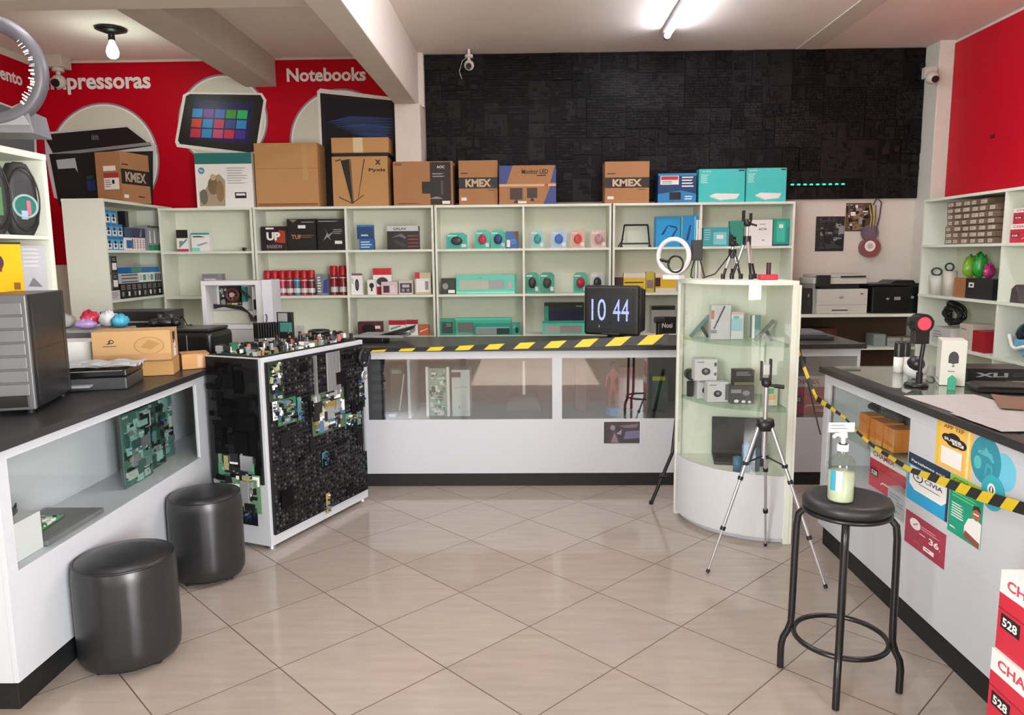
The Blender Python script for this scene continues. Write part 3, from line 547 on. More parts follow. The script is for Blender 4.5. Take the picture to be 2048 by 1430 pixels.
def blister(label, p0, p1, pt, Y, z, card, mouse, g=None, back=None, two=False):
    a, b = onY(p0, pt+20, Y).x, onY(p1, pt+20, Y).x; h = onY((p0+p1)/2, pt, Y).z-z; w = b-a
    t = thing('mouse_pack', label, 'mouse pack', ((a+b)/2, Y, z+.001), 0, g)
    mb = MB(); mb.prism([(-w/2, 0), (w/2, 0), (w/2, h*.86), (w*.3, h), (-w*.3, h), (-w/2, h*.86)], 'y', .028, .032, M(card, .4)); mb.box(-w/2, w/2, .0, .028, 0, .012, M(card, .4))
    mb.art((-w/2, .028, 0), (w, 0, 0), (0, 0, h), (0, -1, 0), [('r', .06, .8, .5, .86, WH), ('r', .72, .1, .94, .3, WH)] if back is None else back); mb.build('card', t)
    m_ = MB(); m_.ell((0, .012, h*.5), w*.28, .017, h*.27, M(mouse, .3)); m_.box(-.0015, .0015, -.0065, 0, h*.55, h*.72, BLK); m_.build('mouse', t)
    MB().prism([(-w*.44, h*.06), (w*.44, h*.06), (w*.44, h*.84), (-w*.44, h*.84)], 'y', -.012, -.010, glass('#fbfdfc', .6)).build('clear_cover', t)
    return t
blister('turquoise mouse pack with a dark mouse, leftmost on the upper shelf', 892, 934, 466, YF1, Z1, '#2fb0a0', '#1d2f3c')
blister('turquoise mouse pack holding a crimson red mouse, upper shelf', 950, 979, 460, YF1, Z1, '#3cbfa8', '#c41f4a')
blister('turquoise mouse pack holding a navy blue mouse, upper shelf', 981, 1011, 460, YF1, Z1, '#3cbfa8', '#14327a')
prod('card_box', 'blue and brown box leaning beside the navy mouse pack', 'box', 1012, 1037, 463, YF1, Z1, .05, Q('#2c5c94', .4), [('p', [(.5, 1), (1, 1), (1, .4)], Q('#6d4f3c', .5)), ('r', .05, .08, .32, .5, WH), ('e', .6, .4, .25, .18, Q('#3f79b8', .4))])
for lab, p0, p1, cc, mc in (('clear mouse pack holding a teal mouse', 1062, 1088, '#9fc8c4', '#2f9fa8'), ('clear mouse pack holding a royal blue mouse', 1103, 1133, '#b3c7de', '#3a6ab8'), ('clear mouse pack holding a coral red mouse', 1142, 1170, '#d9a898', '#d8443c'), ('clear mouse pack holding a pale pink mouse', 1183, 1213, '#d8b6b0', '#c9909a')):
    blister(lab, p0, p1, 460, YF1, Z1, cc, mc)
# folding laptop stand
def rod(mb, a, b, r=.006, m=BLK): mb.cyl(a, b, r, m, n=8)
lx = onY(1271, 475, 6.36).x; t = thing('laptop_stand', 'black folding laptop stand standing beside the big blue boxes', 'laptop stand', (lx, 6.36, Z1+.001))
fw = .12
for s_ in (-1, 1):
    mb = MB(); rod(mb, (s_*fw, .0, .012), (s_*.1+.025, .15, .19), .007); mb.box(s_*fw-.012, s_*fw+.012, -.01, .01, 0, .014, BLK); mb.build('side_arm', t)
    mb = MB(); rod(mb, (s_*fw*.9+.01, .05, .07), (s_*fw*.9+.03*s_+.01, .14, .006), .005); mb.build('leg', t)
mb = MB(); rod(mb, (-.075, .15, .19), (.125, .15, .19), .008); mb.build('top_bar', t); mb = MB(); rod(mb, (-fw, .0, .03), (fw, .0, .03), .007); mb.build('cross_bar', t)
ax = [('p', [(.2, .4), (.45, .7), (.5, .7), (.32, .4)], Q('#123a6a', .4)), ('p', [(.5, .72), (.86, .66), (.84, .6), (.55, .66)], Q('#123a6a', .4)), ('p', [(.6, .3), (.84, .62), (.9, .6), (.7, .3)], Q('#123a6a', .4)), ('r', 0, .9, 1, 1, Q('#1d86ae', .4))]
prod('stand_box', 'large bright blue box with a dark stand drawing, nearer the laptop stand', 'box', 1312, 1361, 433, YF1, Z1, .1, Q('#1495cf', .4), ax)
prod('stand_box', 'large bright blue box with a green stripe behind the ring light', 'box', 1362, 1396, 432, YF1, Z1, .1, Q('#1187c0', .4), [('r', .02, .2, .1, 1, Q('#6fae8a', .4)), ('p', [(.3, .2), (.5, .7), (.6, .7), (.45, .2)], Q('#123a6a', .4)), ('r', .8, 0, .86, 1, Q('#7fd0ea', .4))])
prod('router_box', 'teal router box with a pale picture at the far right of the upper shelf', 'box', 1406, 1458, 455, YF1, Z1, .07, Q('#3f9fa2', .4), [('r', .4, .1, .9, .75, Q('#7cc7cc', .4)), ('r', .52, .4, .78, .6, WH), ('l', .05, .3, .35, .9, 5, Q('#8fd0cf', .4))])
prod('router_box', 'narrow green and navy box behind the raised tripods', 'box', 1460, 1486, 442, YF1+.02, Z1, .06, Q('#2a8f78', .4), [('p', [(0, 0), (.6, 0), (0, .6)], Q('#1a3a78', .4))])
prod('router_box', 'white router box reading AC10 at the far right', 'box', 1492, 1545, 440, YF1, Z1, .08, PAPER, [('t', .62, .6, .09, 'AC10', K2, 'c', .03, .3), ('e', .66, .22, .05, .03, GRY), ('l', .5, .8, .8, .86, 1, GRY)])
prod('router_box', 'green and teal router box at the extreme right end of the upper shelf', 'box', 1547, 1579, 438, YF1, Z1, .08, Q('#1f9a80', .4), [('r', .2, .15, .72, .9, Q('#3cb8a0', .4)), ('r', .34, .66, .6, .8, WH), ('r', 0, 0, 1, .06, Q('#1a3a68', .4)), ('r', .84, .1, 1, .7, Q('#2f7f78', .4))])
# second row: aerosol cans
def can(x, y, z, h, r, body, label, g):
    t = thing('spray_can', label, 'spray can', (x, y, z+.001), 0, g)
    mb = MB(); mb.lathe([(r, 0), (r, h*.62), (r*.96, h*.66), (r*.7, h*.7), (r*.7, h*.72)], M(body, .3), 18); mb.lathe([(r*1.006, h*.1), (r*1.006, h*.28)], M('#c9cfc9', .3), 18); mb.lathe([(r*1.006, h*.58), (r*1.006, h*.61)], M('#d8d2c0', .3), 18); mb.build('body', t)
    MB().lathe([(r*.98, h*.69), (r*.98, h*.97), (r*.8, h), (0, h)], M('#b5101c', .35), 18).build('cap', t); return t
ch = onY(575, 541, YF1).z-Z2
for i, c_ in enumerate(['#8f3a40', '#a3303c', '#b03048', '#8a2f3e', '#3f6f86', '#a02a3a', '#6a3038']):
    px = 533+i*14.6; x = onY(px, 560, YF1).x; can(x, YF1+.035, Z2, ch, .0305, c_, 'red capped spray can in the row of seven on the middle shelf', 'row of red capped spray cans')
prod('card_box', 'grey and blue box between the spray cans', 'box', 634, 656, 549, YF1, Z2, .06, Q('#7c8088', .5), [('l', .05, .1, .4, .9, 6, WH), ('p', [(.5, .1), (1, .1), (1, .8), (.6, .7)], Q('#3a4a80', .4))])
chh = onY(675, 532, YF1).z-Z2
for px, lb in ((666, 'taller red spray can next to the grey and blue box'), (684, 'taller red spray can beside the shelf divider')): can(onY(px, 560, YF1).x, YF1+.035, Z2, chh, .033, '#8a1520', lb, None)
wmouse = [('e', .52, .46, .17, .28, Q('#1c1c1e', .4)), ('e', .52, .46, .08, .17, Q('#55565a', .4)), ('r', .06, .9, 1, 1, Q('#8a5a70', .4)), ('l', .05, .5, .25, .8, 4, GRY)]
prod('mouse_box', 'white box showing a black mouse, first on the middle shelf right of the cans', 'box', 702, 725, 547, YF1, Z2, .06, PAPER, wmouse)
zz = Z2
prod('webcam_box', 'small white webcam box with a dark camera picture', 'box', 735, 752, 560, YF1-.02, Z2, .05, PAPER, [('e', .5, .62, .28, .18, Q('#2a1a22', .4)), ('r', .4, .25, .6, .5, Q('#2a1a22', .4))])
prod('webcam_box', 'red and white box with a hanging tab, tallest of the red boxes', 'box', 746, 783, 537, YF1+.05, Z2, .05, PAPER, [('r', 0, .75, 1, 1, Q('#c81a2a', .4)), ('e', .5, .5, .3, .16, Q('#3a3036', .4)), ('r', 0, 0, 1, .3, Q('#a81a28', .4))])
prod('headset_box', 'pale pink and white box with a dark square picture', 'box', 763, 795, 564, YF1-.02, Z2, .06, Q('#d9c3c6', .5), [('r', .12, .15, .5, .7, Q('#4a1f30', .4)), ('l', .58, .15, .95, .7, 4, WH)])
prod('headset_box', 'small white box with a dark patterned picture strip', 'box', 798, 826, 561, YF1, Z2, .06, Q('#cfc6c2', .5), [('r', .08, .12, .92, .8, Q('#3a3438', .4)), ('r', .25, .5, .75, .7, Q('#c8b8b4', .4)), ('e', .3, .3, .12, .12, GRY), ('e', .65, .3, .12, .12, GRY)])
prod('adapter_box', 'beige and red box with a silver device picture near the divider', 'box', 830, 862, 545, YF1, Z2, .06, Q('#cdbd9c', .5), [('r', .0, .7, .3, 1, Q('#b8202c', .4)), ('r', .08, .1, .92, .72, PAPER), ('e', .42, .42, .2, .2, SIL), ('r', .62, .2, .84, .6, GRY)])
prod('card_box', 'small black box with a white sticker left of the long mint keyboard box', 'box', 882, 911, 557, YF1, Z2, .07, Q('#222624', .4), [('r', .5, .06, .95, .26, WH), ('e', .3, .5, .2, .2, GRY), ('r', .6, .4, .9, .9, Q('#16332a', .4))])
def kbox(label, p0, p1, pt, Y, z, art=None): return prod('keyboard_box', label, 'keyboard box', p0, p1, pt, Y, z, .06, Q('#5fc9ae', .4), art or [('r', .06, .24, .8, .72, Q('#b7b8a6', .5)), ('r', .54, .24, .8, .72, Q('#a2a4a4', .5)), ('t', .4, .8, .09, 'logi', Q('#3f8f7c', .5), 'c', .02), ('r', 0, 0, 1, .12, Q('#7fe0c4', .4)), ('r', .86, .3, .92, .6, Q('#d8a0a8', .5)), ('r', .97, 0, 1, 1, Q('#2fa088', .4))])
kbox('long mint green keyboard box on the middle shelf', 912, 1033, 550, YF1, Z2)
blister('green mouse pack with a black mouse, first on the middle shelf', 1051, 1078, 545, YF1, Z2, '#2f9f84', '#1a1a1c')
blister('green mouse pack with a dark grey mouse, next to the first pack', 1080, 1109, 545, YF1, Z2, '#2f9f84', '#2f3336')
blister('green mouse pack with a red mouse above the clock monitor', 1147, 1176, 545, YF1, Z2, '#4fae90', '#b81f40')
blister('white mouse pack with a black mouse above the clock monitor', 1181, 1209, 545, YF1, Z2, '#c9c9c4', '#2a2a2c')
prod('cable_box', 'narrow dark brown box behind the clock monitor', 'box', 1230, 1245, 555, YF1, Z2, .06, Q('#3a1c18', .4))
prod('cable_box', 'yellow and white cable box left of the ring light', 'box', 1247, 1291, 546, YF1, Z2, .06, Q('#d6b62a', .4), [('r', 0, .75, 1, 1, Q('#d9d2c4', .5)), ('r', .05, .48, .9, .54, INK), ('r', .05, .2, .9, .3, Q('#a88818', .4))])
prod('cable_box', 'olive yellow narrow box between two yellow boxes', 'box', 1292, 1308, 544, YF1, Z2, .06, Q('#b8ac3c', .4), [('r', .1, .2, .9, .6, Q('#8a6a70', .4))])
prod('cable_box', 'yellow box with a dark brown end just left of the showcase', 'box', 1311, 1352, 546, YF1, Z2, .06, Q('#d8ae22', .4), [('r', 0, .3, .24, .75, Q('#3a1c20', .4)), ('r', 0, .78, 1, 1, Q('#d9cfc0', .5)), ('r', 0, 0, 1, .22, Q('#cfcab8', .5))])
# third row
prod('headset_box', 'dark maroon box with a black headset picture, lower shelf', 'box', 716, 764, 644, YF1, Z3, .08, Q('#5a2730', .45), [('e', .45, .5, .3, .34, Q('#1c0f14', .4)), ('r', .72, .5, .94, .72, WH)])
prod('keyboard_box', 'red topped white box, lower shelf left of the orange box', 'box', 778, 812, 641, YF1, Z3, .06, PAPER, [('r', 0, .7, 1, 1, Q('#b0182a', .4)), ('p', [(.1, .35), (.7, .6), (.7, .68), (.1, .5)], Q('#4f9a7c', .5)), ('l', .1, .1, .8, .3, 2, GRY)])
prod('mouse_box', 'red topped white box with a grey mouse picture, lower shelf', 'box', 813, 836, 640, YF1, Z3, .06, PAPER, [('r', 0, .72, 1, 1, Q('#a8182a', .4)), ('e', .5, .4, .28, .24, GRY)])
prod('card_box', 'small orange box at the right of the lower shelf bay', 'box', 838, 858, 650, YF1, Z3, .05, Q('#c4632f', .45), [('p', [(.1, .4), (.9, .7), (.9, .6), (.1, .3)], WH)])
GM = lambda: [('r', 0, .88, 1, 1, Q('#2aa888', .4)), ('r', .12, .1, .9, .8, Q('#3a4a46', .45)), ('l', .45, .5, .85, .75, 3, Q('#8fa09a', .5))]
prod('mousepad_pack', 'green pack with a dark grey mouse pad at the left of the lower shelf', 'mouse pad pack', 880, 909, 638, YF1, Z3, .06, Q('#2a9a7a', .4), GM())
prod('keyboard_box', 'green keyboard box with a brown grey window on the lower shelf', 'keyboard box', 911, 1023, 636, YF1+.05, Z3, .06, Q('#35b294', .4), [('r', .04, .12, .32, .72, Q('#6f6a66', .45)), ('r', 0, .86, 1, 1, Q('#4fd0ae', .4))])
prod('keyboard_box', 'green keyboard box with a shaded window in front of another green box', 'keyboard box', 949, 1023, 648, YF1-.01, Z3, .05, Q('#1f8f78', .4), [('r', .04, .06, .95, .74, Q('#8d9492', .4)), ('r', .6, .06, .95, .74, Q('#0f2f2a', .4)), ('r', .04, .6, .95, .74, Q('#6fb8b4', .4))])
prod('mouse_box', 'small green box with a black mouse next to the shelf divider', 'mouse box', 1025, 1041, 646, YF1-.01, Z3, .05, Q('#25957a', .4), [('e', .55, .38, .22, .26, K2), ('p', [(.1, .6), (.3, .8), (.4, .75), (.2, .55)], Q('#7fc8b4', .4))])
b1 = prod('keyboard_box', 'wide light green keyboard box in front, left of the clock monitor', 'keyboard box', 1085, 1172, 643, YF1-.02, Z3, .07, Q('#57c5a4', .4), [('r', .06, .1, .9, .7, Q('#a8a8a0', .45)), ('r', .4, .1, .9, .7, Q('#8f8a88', .45)), ('r', 0, .86, 1, 1, Q('#1f9a80', .4))])
zt = onY(1128, 634, YF1+.05).z
prod('printer_box', 'green and black box behind the light green keyboard box', 'box', 1089, 1168, 606, YF1+.06, Z3, .12, Q('#0f2420', .35), [('r', 0, .86, 1, 1, K2), ('r', 0, 0, .1, .9, Q('#1f8f74', .4)), ('r', 0, 0, 1, .4, Q('#1f8f74', .4)), ('r', .12, .4, .95, .8, Q('#0c1030', .35)), ('l', .8, .84, .97, .92, 1, GRY)])
prod('carton_box', 'pale grey carton at the far right of the lower shelf', 'box', 1303, 1350, 612, YF1+.05, Z3, .1, Q('#aaaaa4', .5), [('r', 0, .85, 1, 1, K2)])
prod('speaker_box', 'black box lettered Nosi in white behind the clock monitor', 'box', 1318, 1352, 634, YF1-.02, Z3, .05, Q('#141414', .4), [('t', .18, .35, .3, 'Nosi', WH, 'l', .02, .6)])
# ------------------------------------------------------------------ left wall shelf packs (opening faces +x)
def packx(name, label, cat, y0, y1, z, h, col, art=(), g=None, d=.12, xf=None, yaw=0):
    """a small pack on the left shelf unit, its front facing the room"""
    return carton(name, label, cat, XE-.02 if xf is None else xf, (y0+y1)/2, z, y1-y0, d, h, col, art, g, PI/2+yaw)
E1, E2 = EZ[1], EZ[2]; rr = random.Random(4)
inkart = [('r', 0, .8, 1, 1, Q('#1d6fa0', .4)), ('r', .1, .1, .9, .5, PAPER), ('e', .5, .6, .22, .14, K2), ('r', .3, .2, .7, .42, K2)]
bl = Q('#5aa6d0', .4)
i = 0
for yy, n in ((YE+.045, 3), (YE+.125, 3), (YE+.205, 2)):
    for k in range(n):
        packx('ink_pack', 'small pale blue ink pack stacked at the near end of the upper left shelf', 'ink pack', yy, yy+.072, E1+k*.099, .097, bl, inkart, 'pale blue ink packs on the left shelf')
        i += 1
packx('ink_box', 'long navy box lying on the white packs of the left shelf', 'ink box', YE+.30, YE+.62, E1+.101, .075, Q('#2a2a55', .4), [('p', [(.7, .1), (.8, .9), (.84, .9), (.78, .1)], GRY), ('r', 0, 0, .3, 1, Q('#1f4a60', .4))])
packx('ink_box', 'white box with a blue square picture under the long navy box', 'ink box', YE+.30, YE+.42, E1, .098, PAPER, [('r', .15, .15, .85, .8, Q('#1f5f9a', .4)), ('r', .86, .1, 1, .9, Q('#1f5a44', .4))])
for k in range(4): packx('ink_box', 'narrow white ink box with a pink stripe under the long navy box', 'ink box', YE+.424+k*.046, YE+.468+k*.046, E1, .098, PAPER, [('r', .2, .1, .5, .9, Q('#c07a88', .4)), ('l', .55, .1, .9, .9, 4, GRY)], 'narrow white ink boxes under the navy box')
for k in range(3): packx('toner_box', 'grey toner box with a green foot at the far end of the upper left shelf', 'toner box', YE+.66+k*.075, YE+.73+k*.075, E1, .205, Q('#8f9092', .4), [('r', 0, 0, 1, .22, Q('#1f8a5c', .4)), ('p', [(.3, .3), (.7, .3), (.6, .8), (.4, .8)], PAPER), ('r', 0, .9, 1, 1, Q('#4a4b4c', .4))], 'grey toner boxes with green feet')
packx('small_speaker', 'small upright black box above the long navy box', 'speaker', YE+.33, YE+.38, E1+.178, .125, BLK, d=.06)
for k in range(2): packx('toner_box', 'tall black and white toner pack at the near end of the lower left shelf', 'toner box', YE+.05, YE+.16, E2+.07+k*.13, .128, Q('#1b1b1c', .4), [('r', .35, .2, .9, .6, PAPER), ('r', .1, .05, .2, .95, GRY), ('l', .4, .7, .9, .9, 2, GRY)], 'stacked black and white toner packs')
packx('ink_box', 'pale grey box carrying the stacked black toner packs', 'ink box', YE+.03, YE+.17, E2, .069, Q('#c4c4c6', .5), [('l', .1, .1, .9, .8, 3, GRY)])
for k in range(8): packx('adapter_pack', 'small black hardware pack in the row along the lower left shelf', 'hardware pack', YE+.185+k*.082, YE+.262+k*.082, E2, .115, Q('#151516', .35), [('r', .2+.1*(k % 3), .15, .55+.1*(k % 3), .45, PAPER if k % 2 else GRY), ('l', .1, .55, .9, .9, 3, GRY)], 'black hardware packs on the left shelf')
for k in range(3): packx('disc_box', 'flat grey white drive box, lowest three of the stack on the black packs', 'drive box', YE+.19, YE+.47, E2+.117+k*.026, .025, Q('#b9babb', .5), [('r', .05, .3, .9, .6, K2)], 'flat grey drive boxes')
for k in range(2): packx('network_box', 'white network box with a small green picture above the black packs', 'network box', YE+.475+k*.12, YE+.59+k*.12, E2+.117, .078, PAPER, [('r', .5, .2, .9, .8, Q('#3f9f80', .4)), ('l', .05, .2, .45, .8, 3, GRY)], 'white network boxes with a green picture')
packx('network_box', 'white box with dark vertical pictures at the far end over the black packs', 'network box', YE+.715, YE+.84, E2+.117, .078, Q('#d5d5d6', .4), [('r', .1+.22*k, .1, .24+.22*k, .85, K2) for k in range(4)])
packx('network_box', 'flat bright blue and teal box on top of the white packs, lower left shelf', 'network box', YE+.36, YE+.80, E2+.197, .04, Q('#1c6aa8', .4), [('r', 0, 0, .35, 1, Q('#3f8a80', .4))])
# ------------------------------------------------------------------ near left display unit on the counter
NX, NY0, NY1 = -2.30, 2.62, 3.615; NZB, NZM, NZT = onX(95, 581, -2.30).z, onX(95, 472, -2.30).z, onX(95, 310, -2.30).z
nu = thing('display_shelf', 'white display shelf at the left edge holding backpacks and a yellow box', 'display shelf', (NX-.2, (NY0+NY1)/2, TOPZ+.001)); L0 = nu.location
def nslab(x0, x1, y0, y1, z0, z1, nm, m=SHELF): return MB().box(x0-L0.x, x1-L0.x, y0-L0.y, y1-L0.y, z0-L0.z, z1-L0.z, m).build(nm, nu, .002)
nslab(NX-.35, NX, NY0, NY1, NZT-.03, NZT, 'top_board'); nslab(NX-.34, NX-.002, NY1-.03, NY1, TOPZ+.001, NZT-.03, 'side_panel'); nslab(NX-.34, NX-.002, NY0, NY0+.03, TOPZ+.001, NZT-.03, 'side_panel')
nslab(NX-.34, NX-.003, NY0+.03, NY1-.03, NZB-.02, NZB, 'shelf'); nslab(NX-.34, NX-.003, NY0+.03, NY1-.03, NZM-.018, NZM, 'shelf'); nslab(NX-.35, NX-.34, NY0, NY1, TOPZ+.002, NZT-.03, 'back_panel', CIN)
def nearthing(name, label, cat, y, z, col, w, d, h, art, rz=.95, g=None): return carton(name, label, cat, NX-.035, y, z, w, d, h, col, art, g, rz)
# bulging gamer packs
def backpack(label, y, z, w, h, deco):
    t = thing('backpack', label, 'backpack', (NX-.062, y, z+.001), 1.0)
    mb = MB(); pr_ = []
    for k in range(13):
        a = k/12; zz = h*a; s_ = max(.35, 1-abs(2*a-1)**5)**.5*(1-.12*a); pr_.append((s_, zz))
    n = 28; vs = []
    for s_, zz in pr_:
        for j in range(n):
            a = 2*PI*j/n; c, s2 = math.cos(a), math.sin(a)
            vs.append((w/2*s_*abs(c)**.5*(1 if c > 0 else -1), .052*s_*abs(s2)**.6*(1 if s2 > 0 else -1), zz))
    mb.add(vs, [(i*n+j, i*n+(j+1) % n, (i+1)*n+(j+1) % n, (i+1)*n+j) for i in range(12) for j in range(n)], M('#2b2c2c', .5, vary=.3, scale=20, bump=.5), True)
    mb.add(vs[:n], [tuple(range(n-1, -1, -1))], BLK); mb.add(vs[-n:], [tuple(range(n))], BLK); mb.build('bag', t)
    mb = MB(); 
    if deco == 'green':
        mb.box(-.03, .03, -.056, -.047, h*.25, h*.62, M('#4a7a4c', .4)); mb.box(-.022, .022, -.059, -.047, h*.64, h*.8, M('#7e8a70', .4)); mb.box(-.02, .02, -.058, -.04, h*.14, h*.22, M('#3a3a30', .4))
    else:
        for R_, c_ in ((.052, '#5f8f88'), (.045, '#1f6f62')): mb.cyl((0, -.047, h*.4), (0, -.055-(.002 if R_ < .05 else 0), h*.4), R_, M(c_, .4), n=28)
        mb.ring((0, -.057, h*.4), .05, .006, M('#8fb0aa', .4), 'y'); mb.box(.004, .022, -.061, -.05, h*.28, h*.48, M('#c06a80', .4)); mb.box(-.02, .006, -.0615, -.05, h*.22, h*.34, M('#9fb2c8', .4))
    mb.build('patch', t); m_ = MB(); m_.tube([(w*.46*math.cos(a_)*(.95), -.052, h*.5+h*.44*math.sin(a_)) for a_ in [k*PI/12 for k in range(24)]], .0035, M('#0e0e0f', .4), 6, closed=True); m_.build('zip', t); m_ = MB(); m_.tube([(-.03, -.02, h*.95), (-.02, -.02, h*1.0), (.02, -.02, h*1.0), (.03, -.02, h*.95)], .006, BLK); m_.build('handle', t)
BH = onX(60, 332, NX-.05).z-NZM
backpack('black backpack with a pale green stripe badge on the left display shelf', 3.285, NZM, .15, BH, 'green')
backpack('black backpack with a round green and pink badge, at the shelf end', 3.482, NZM, .15, BH, 'round')
nearthing('software_box', 'bright yellow box with a dark purple badge on the left display shelf', 'box', 3.265, NZB, Q('#e8b400', .4), .19, .05, onX(20, 486, NX-.1).z-NZB, [('e', .47, .6, .14, .16, Q('#4a2438', .4)), ('r', .35, .42, .56, .5, Q('#6a3020', .4)), ('r', .78, .06, .92, .2, Q('#8a5a1a', .4)), ('r', .0, .96, 1, 1, Q('#2a2010', .4))], 1.0)
nearthing('clear_pack', 'silvery clear plastic pack beside the yellow box', 'pack', 3.49, NZB, Q('#b3b5b8', .3), .125, .05, onX(60, 492, NX-.1).z-NZB, [('p', [(.3, .1), (.5, .3), (.8, .08)], Q('#6f7275', .4)), ('r', .0, .0, .06, 1, Q('#7d6a78', .4)), ('l', .2, .5, .9, .95, 5, Q('#c9cbce', .3))], 1.0)
# ring shaped wheel with a grey base on top of the unit
cc = onY(-24, 143, 3.0); t = thing('steering_wheel', 'grey ring shaped steering wheel with white marks at the upper left edge', 'steering wheel', (cc.x, 3.0, NZT+.001), math.radians(12))
wr, tr = .188, .030; zc_ = cc.z-NZT; m_ = MB(); WG = M('#5c5a60', .38, vary=.12)
m_.ring((0, 0, zc_), wr, tr, WG, 'y', 64, 14)
rq = random.Random(2)
for a0, n_ in ((.70, 8), (.10, 3), (-.14, 9)):
    for k in range(n_):         # white strokes standing in for lettering along the rim
        a = a0-k*.075; r0 = wr-.004; r0 -= rq.uniform(0, .008); a += rq.uniform(-.02, .02); r1_ = r0-rq.uniform(.010, .024); y_ = -tr*1.02; da = rq.uniform(.012, .05)
        m_.poly([(r0*math.cos(a), y_, zc_+r0*math.sin(a)), (r1_*math.cos(a), y_, zc_+r1_*math.sin(a)), (r1_*math.cos(a-da), y_, zc_+r1_*math.sin(a-da)), (r0*math.cos(a-da), y_, zc_+r0*math.sin(a-da))], PAPER)
m_.build('rim', t)
BG = zc_-wr-tr
m_ = MB(); m_.prism([(-.16, 0), (.15, 0), (.135, .09), (.08, max(.06, BG+.03)), (-.16, max(.06, BG+.03))], 'y', -.02, .16, M('#77787c', .45)); m_.prism([(-.15, .02), (.14, .03), (.12, .07), (-.15, .06)], 'y', -.024, -.02, M('#8f9196', .4)); m_.build('base', t, .005)
# ------------------------------------------------------------------ computer tower on the left counter
t = thing('computer_tower', 'grey fronted black computer tower standing on the left counter', 'computer tower', (-1.905, 2.79, TOPZ+.001), math.radians(15)); TW, TD, TH = .19, .42, .462
MB().box(-TW, 0, .012, TD, .018, TH, M('#1c1c1d', .35, vary=.2)).art((0, .012, .018), (0, TD-.012, 0), (0, 0, TH-.018), (1, 0, 0), [('r', .08, .5, .92, .52, M('#0e0e0f', .4)), ('r', .06, .06, .1, .94, M('#333335', .4)), ('r', .9, .04, .94, .96, M('#39393a', .4))]).build('case', t, .006)
mb = MB(); mb.box(-TW-.002, .002, -.008, .012, .018, TH, M('#5c5d5f', .35)); mb.build('front_panel', t, .005)
for k in range(7):
    z = TH-.03-k*.052; m_ = MB(); m_.box(-TW+.008, -.012, -.014, -.008, z-.045, z, M('#6b6c6e', .35)); m_.build('drive_cover', t, .003)
MB().box(-TW+.02, -.02, -.013, -.008, .03, .075, BLK).build('vent_grille', t, .002)
for x in (-TW+.03, -.03):
    for y in (.03, TD-.03): MB().cyl((x, y, 0), (x, y, .018), .014, BLKM, n=12).build('foot', t)
# ------------------------------------------------------------------ things on the left counter
TZ = TOPZ+.001
def at(px, py, z=TOPZ): v = onZ(px, py, z); return v.x, v.y
x, y = at(205, 772)
t = thing('printer', 'black printer with crumpled paper on its lid beside the computer tower', 'printer', (-1.99, 3.28, TZ), math.radians(14))
MB().box(-.19, .16, 0, .3, 0, .055, M('#3a3a3b', .4)).build('base', t, .006); MB().box(-.19, .16, .01, .3, .057, .092, M('#141415', .35)).art((-.19, .01, .057), (.35, 0, 0), (0, 0, .035), (0, -1, 0), [('r', .05, .25, .62, .75, M('#0a0a0a', .3)), ('r', .05, .80, .95, .88, GRY)]).build('body', t, .008)
MB().box(-.14, .02, -.05, .0, .02, .03, GRY).build('paper_tray', t, .003)
def sheet(name, label, cat, x, y, z, w, d, rz, m=PAPER, crump=0, seed=1, g=None, n=8):
    r_ = random.Random(seed); mb = MB(); vs = []
    for k in (0, 1):
        r_ = random.Random(seed)
        for i in range(n+1):
            for j in range(n+1): vs.append((-w/2+w*i/n, -d/2+d*j/n, crump*r_.random()+.0008*k))
    N = (n+1)**2; q_ = lambda i, j: i*(n+1)+j
    fs = [(q_(i, j), q_(i, j+1), q_(i+1, j+1), q_(i+1, j)) for i in range(n) for j in range(n)]
    fs = fs+[tuple(N+a for a in f[::-1]) for f in fs]
    edge = [q_(i, 0) for i in range(n)]+[q_(n, j) for j in range(n)]+[q_(n-i, n) for i in range(n)]+[q_(0, n-j) for j in range(n)]
    fs += [(edge[i], edge[(i+1) % len(edge)], N+edge[(i+1) % len(edge)], N+edge[i]) for i in range(len(edge))]
    mb.add(vs, fs, m); o = mb.build(name, None, 0, (x, y, z), rz); return tag(o, label, cat, g)
sheet('paper_sheet', 'creased grey plastic sheet draped over the black printer lid', 'sheet', -1.99, 3.40, TZ+.095, .34, .2, .25, M('#a9aaa9', .35), .022, 3)
t = carton('printer_box', 'kraft printer box with an arrow logo and outline drawing on the left counter', 'box', -1.985, 3.665, TZ+.082, .36, .2, .15, Q('#c29b68', .75), [('e', .24, .66, .035, .07, INK), ('e', .245, .66, .02, .04, Q('#c29b68', .75)), ('p', [(.17, .58), (.22, .58), (.22, .64)], INK), ('l', .13, .48, .36, .53, 1, INK), ('e', .72, .5, .2, .3, Q('#a98350', .75)), ('e', .72, .5, .18, .27, Q('#bd9662', .75)), ('p', [(.6, .45), (.72, .7), (.86, .55), (.74, .35)], Q('#a98350', .75)), ('l', .1, .05, .4, .12, 1, INK), ('r', 0, 0, 1, .22, Q('#b48a5c', .75))], None, math.radians(16), [('r', .35, .05, .65, .55, PAPER), ('r', .35, .5, .5, .6, Q('#c03038', .5)), ('r', .3, .62, .6, .9, K2), ('e', .55, .35, .05, .04, K2)])
MB  # the kraft box rests on the printer lid and the flat carton
carton('carton', 'thick flat carton under the kraft printer box', 'carton', -1.975, 3.68, TZ, .34, .18, .08, Q('#b08850', .75), [('r', 0, .9, 1, 1, Q('#8d6a3c', .8))], None, math.radians(16))
carton('cardboard_box', 'small open kraft box at the counter end near the circuit board cabinet', 'box', -1.785, 3.93, TZ, .14, .16, .08, Q('#c0905c', .75), [('r', .55, .1, .98, .9, Q('#cfab84', .75))], None, math.radians(30), [('r', .1, .05, .9, .2, Q('#9a6a40', .8))])
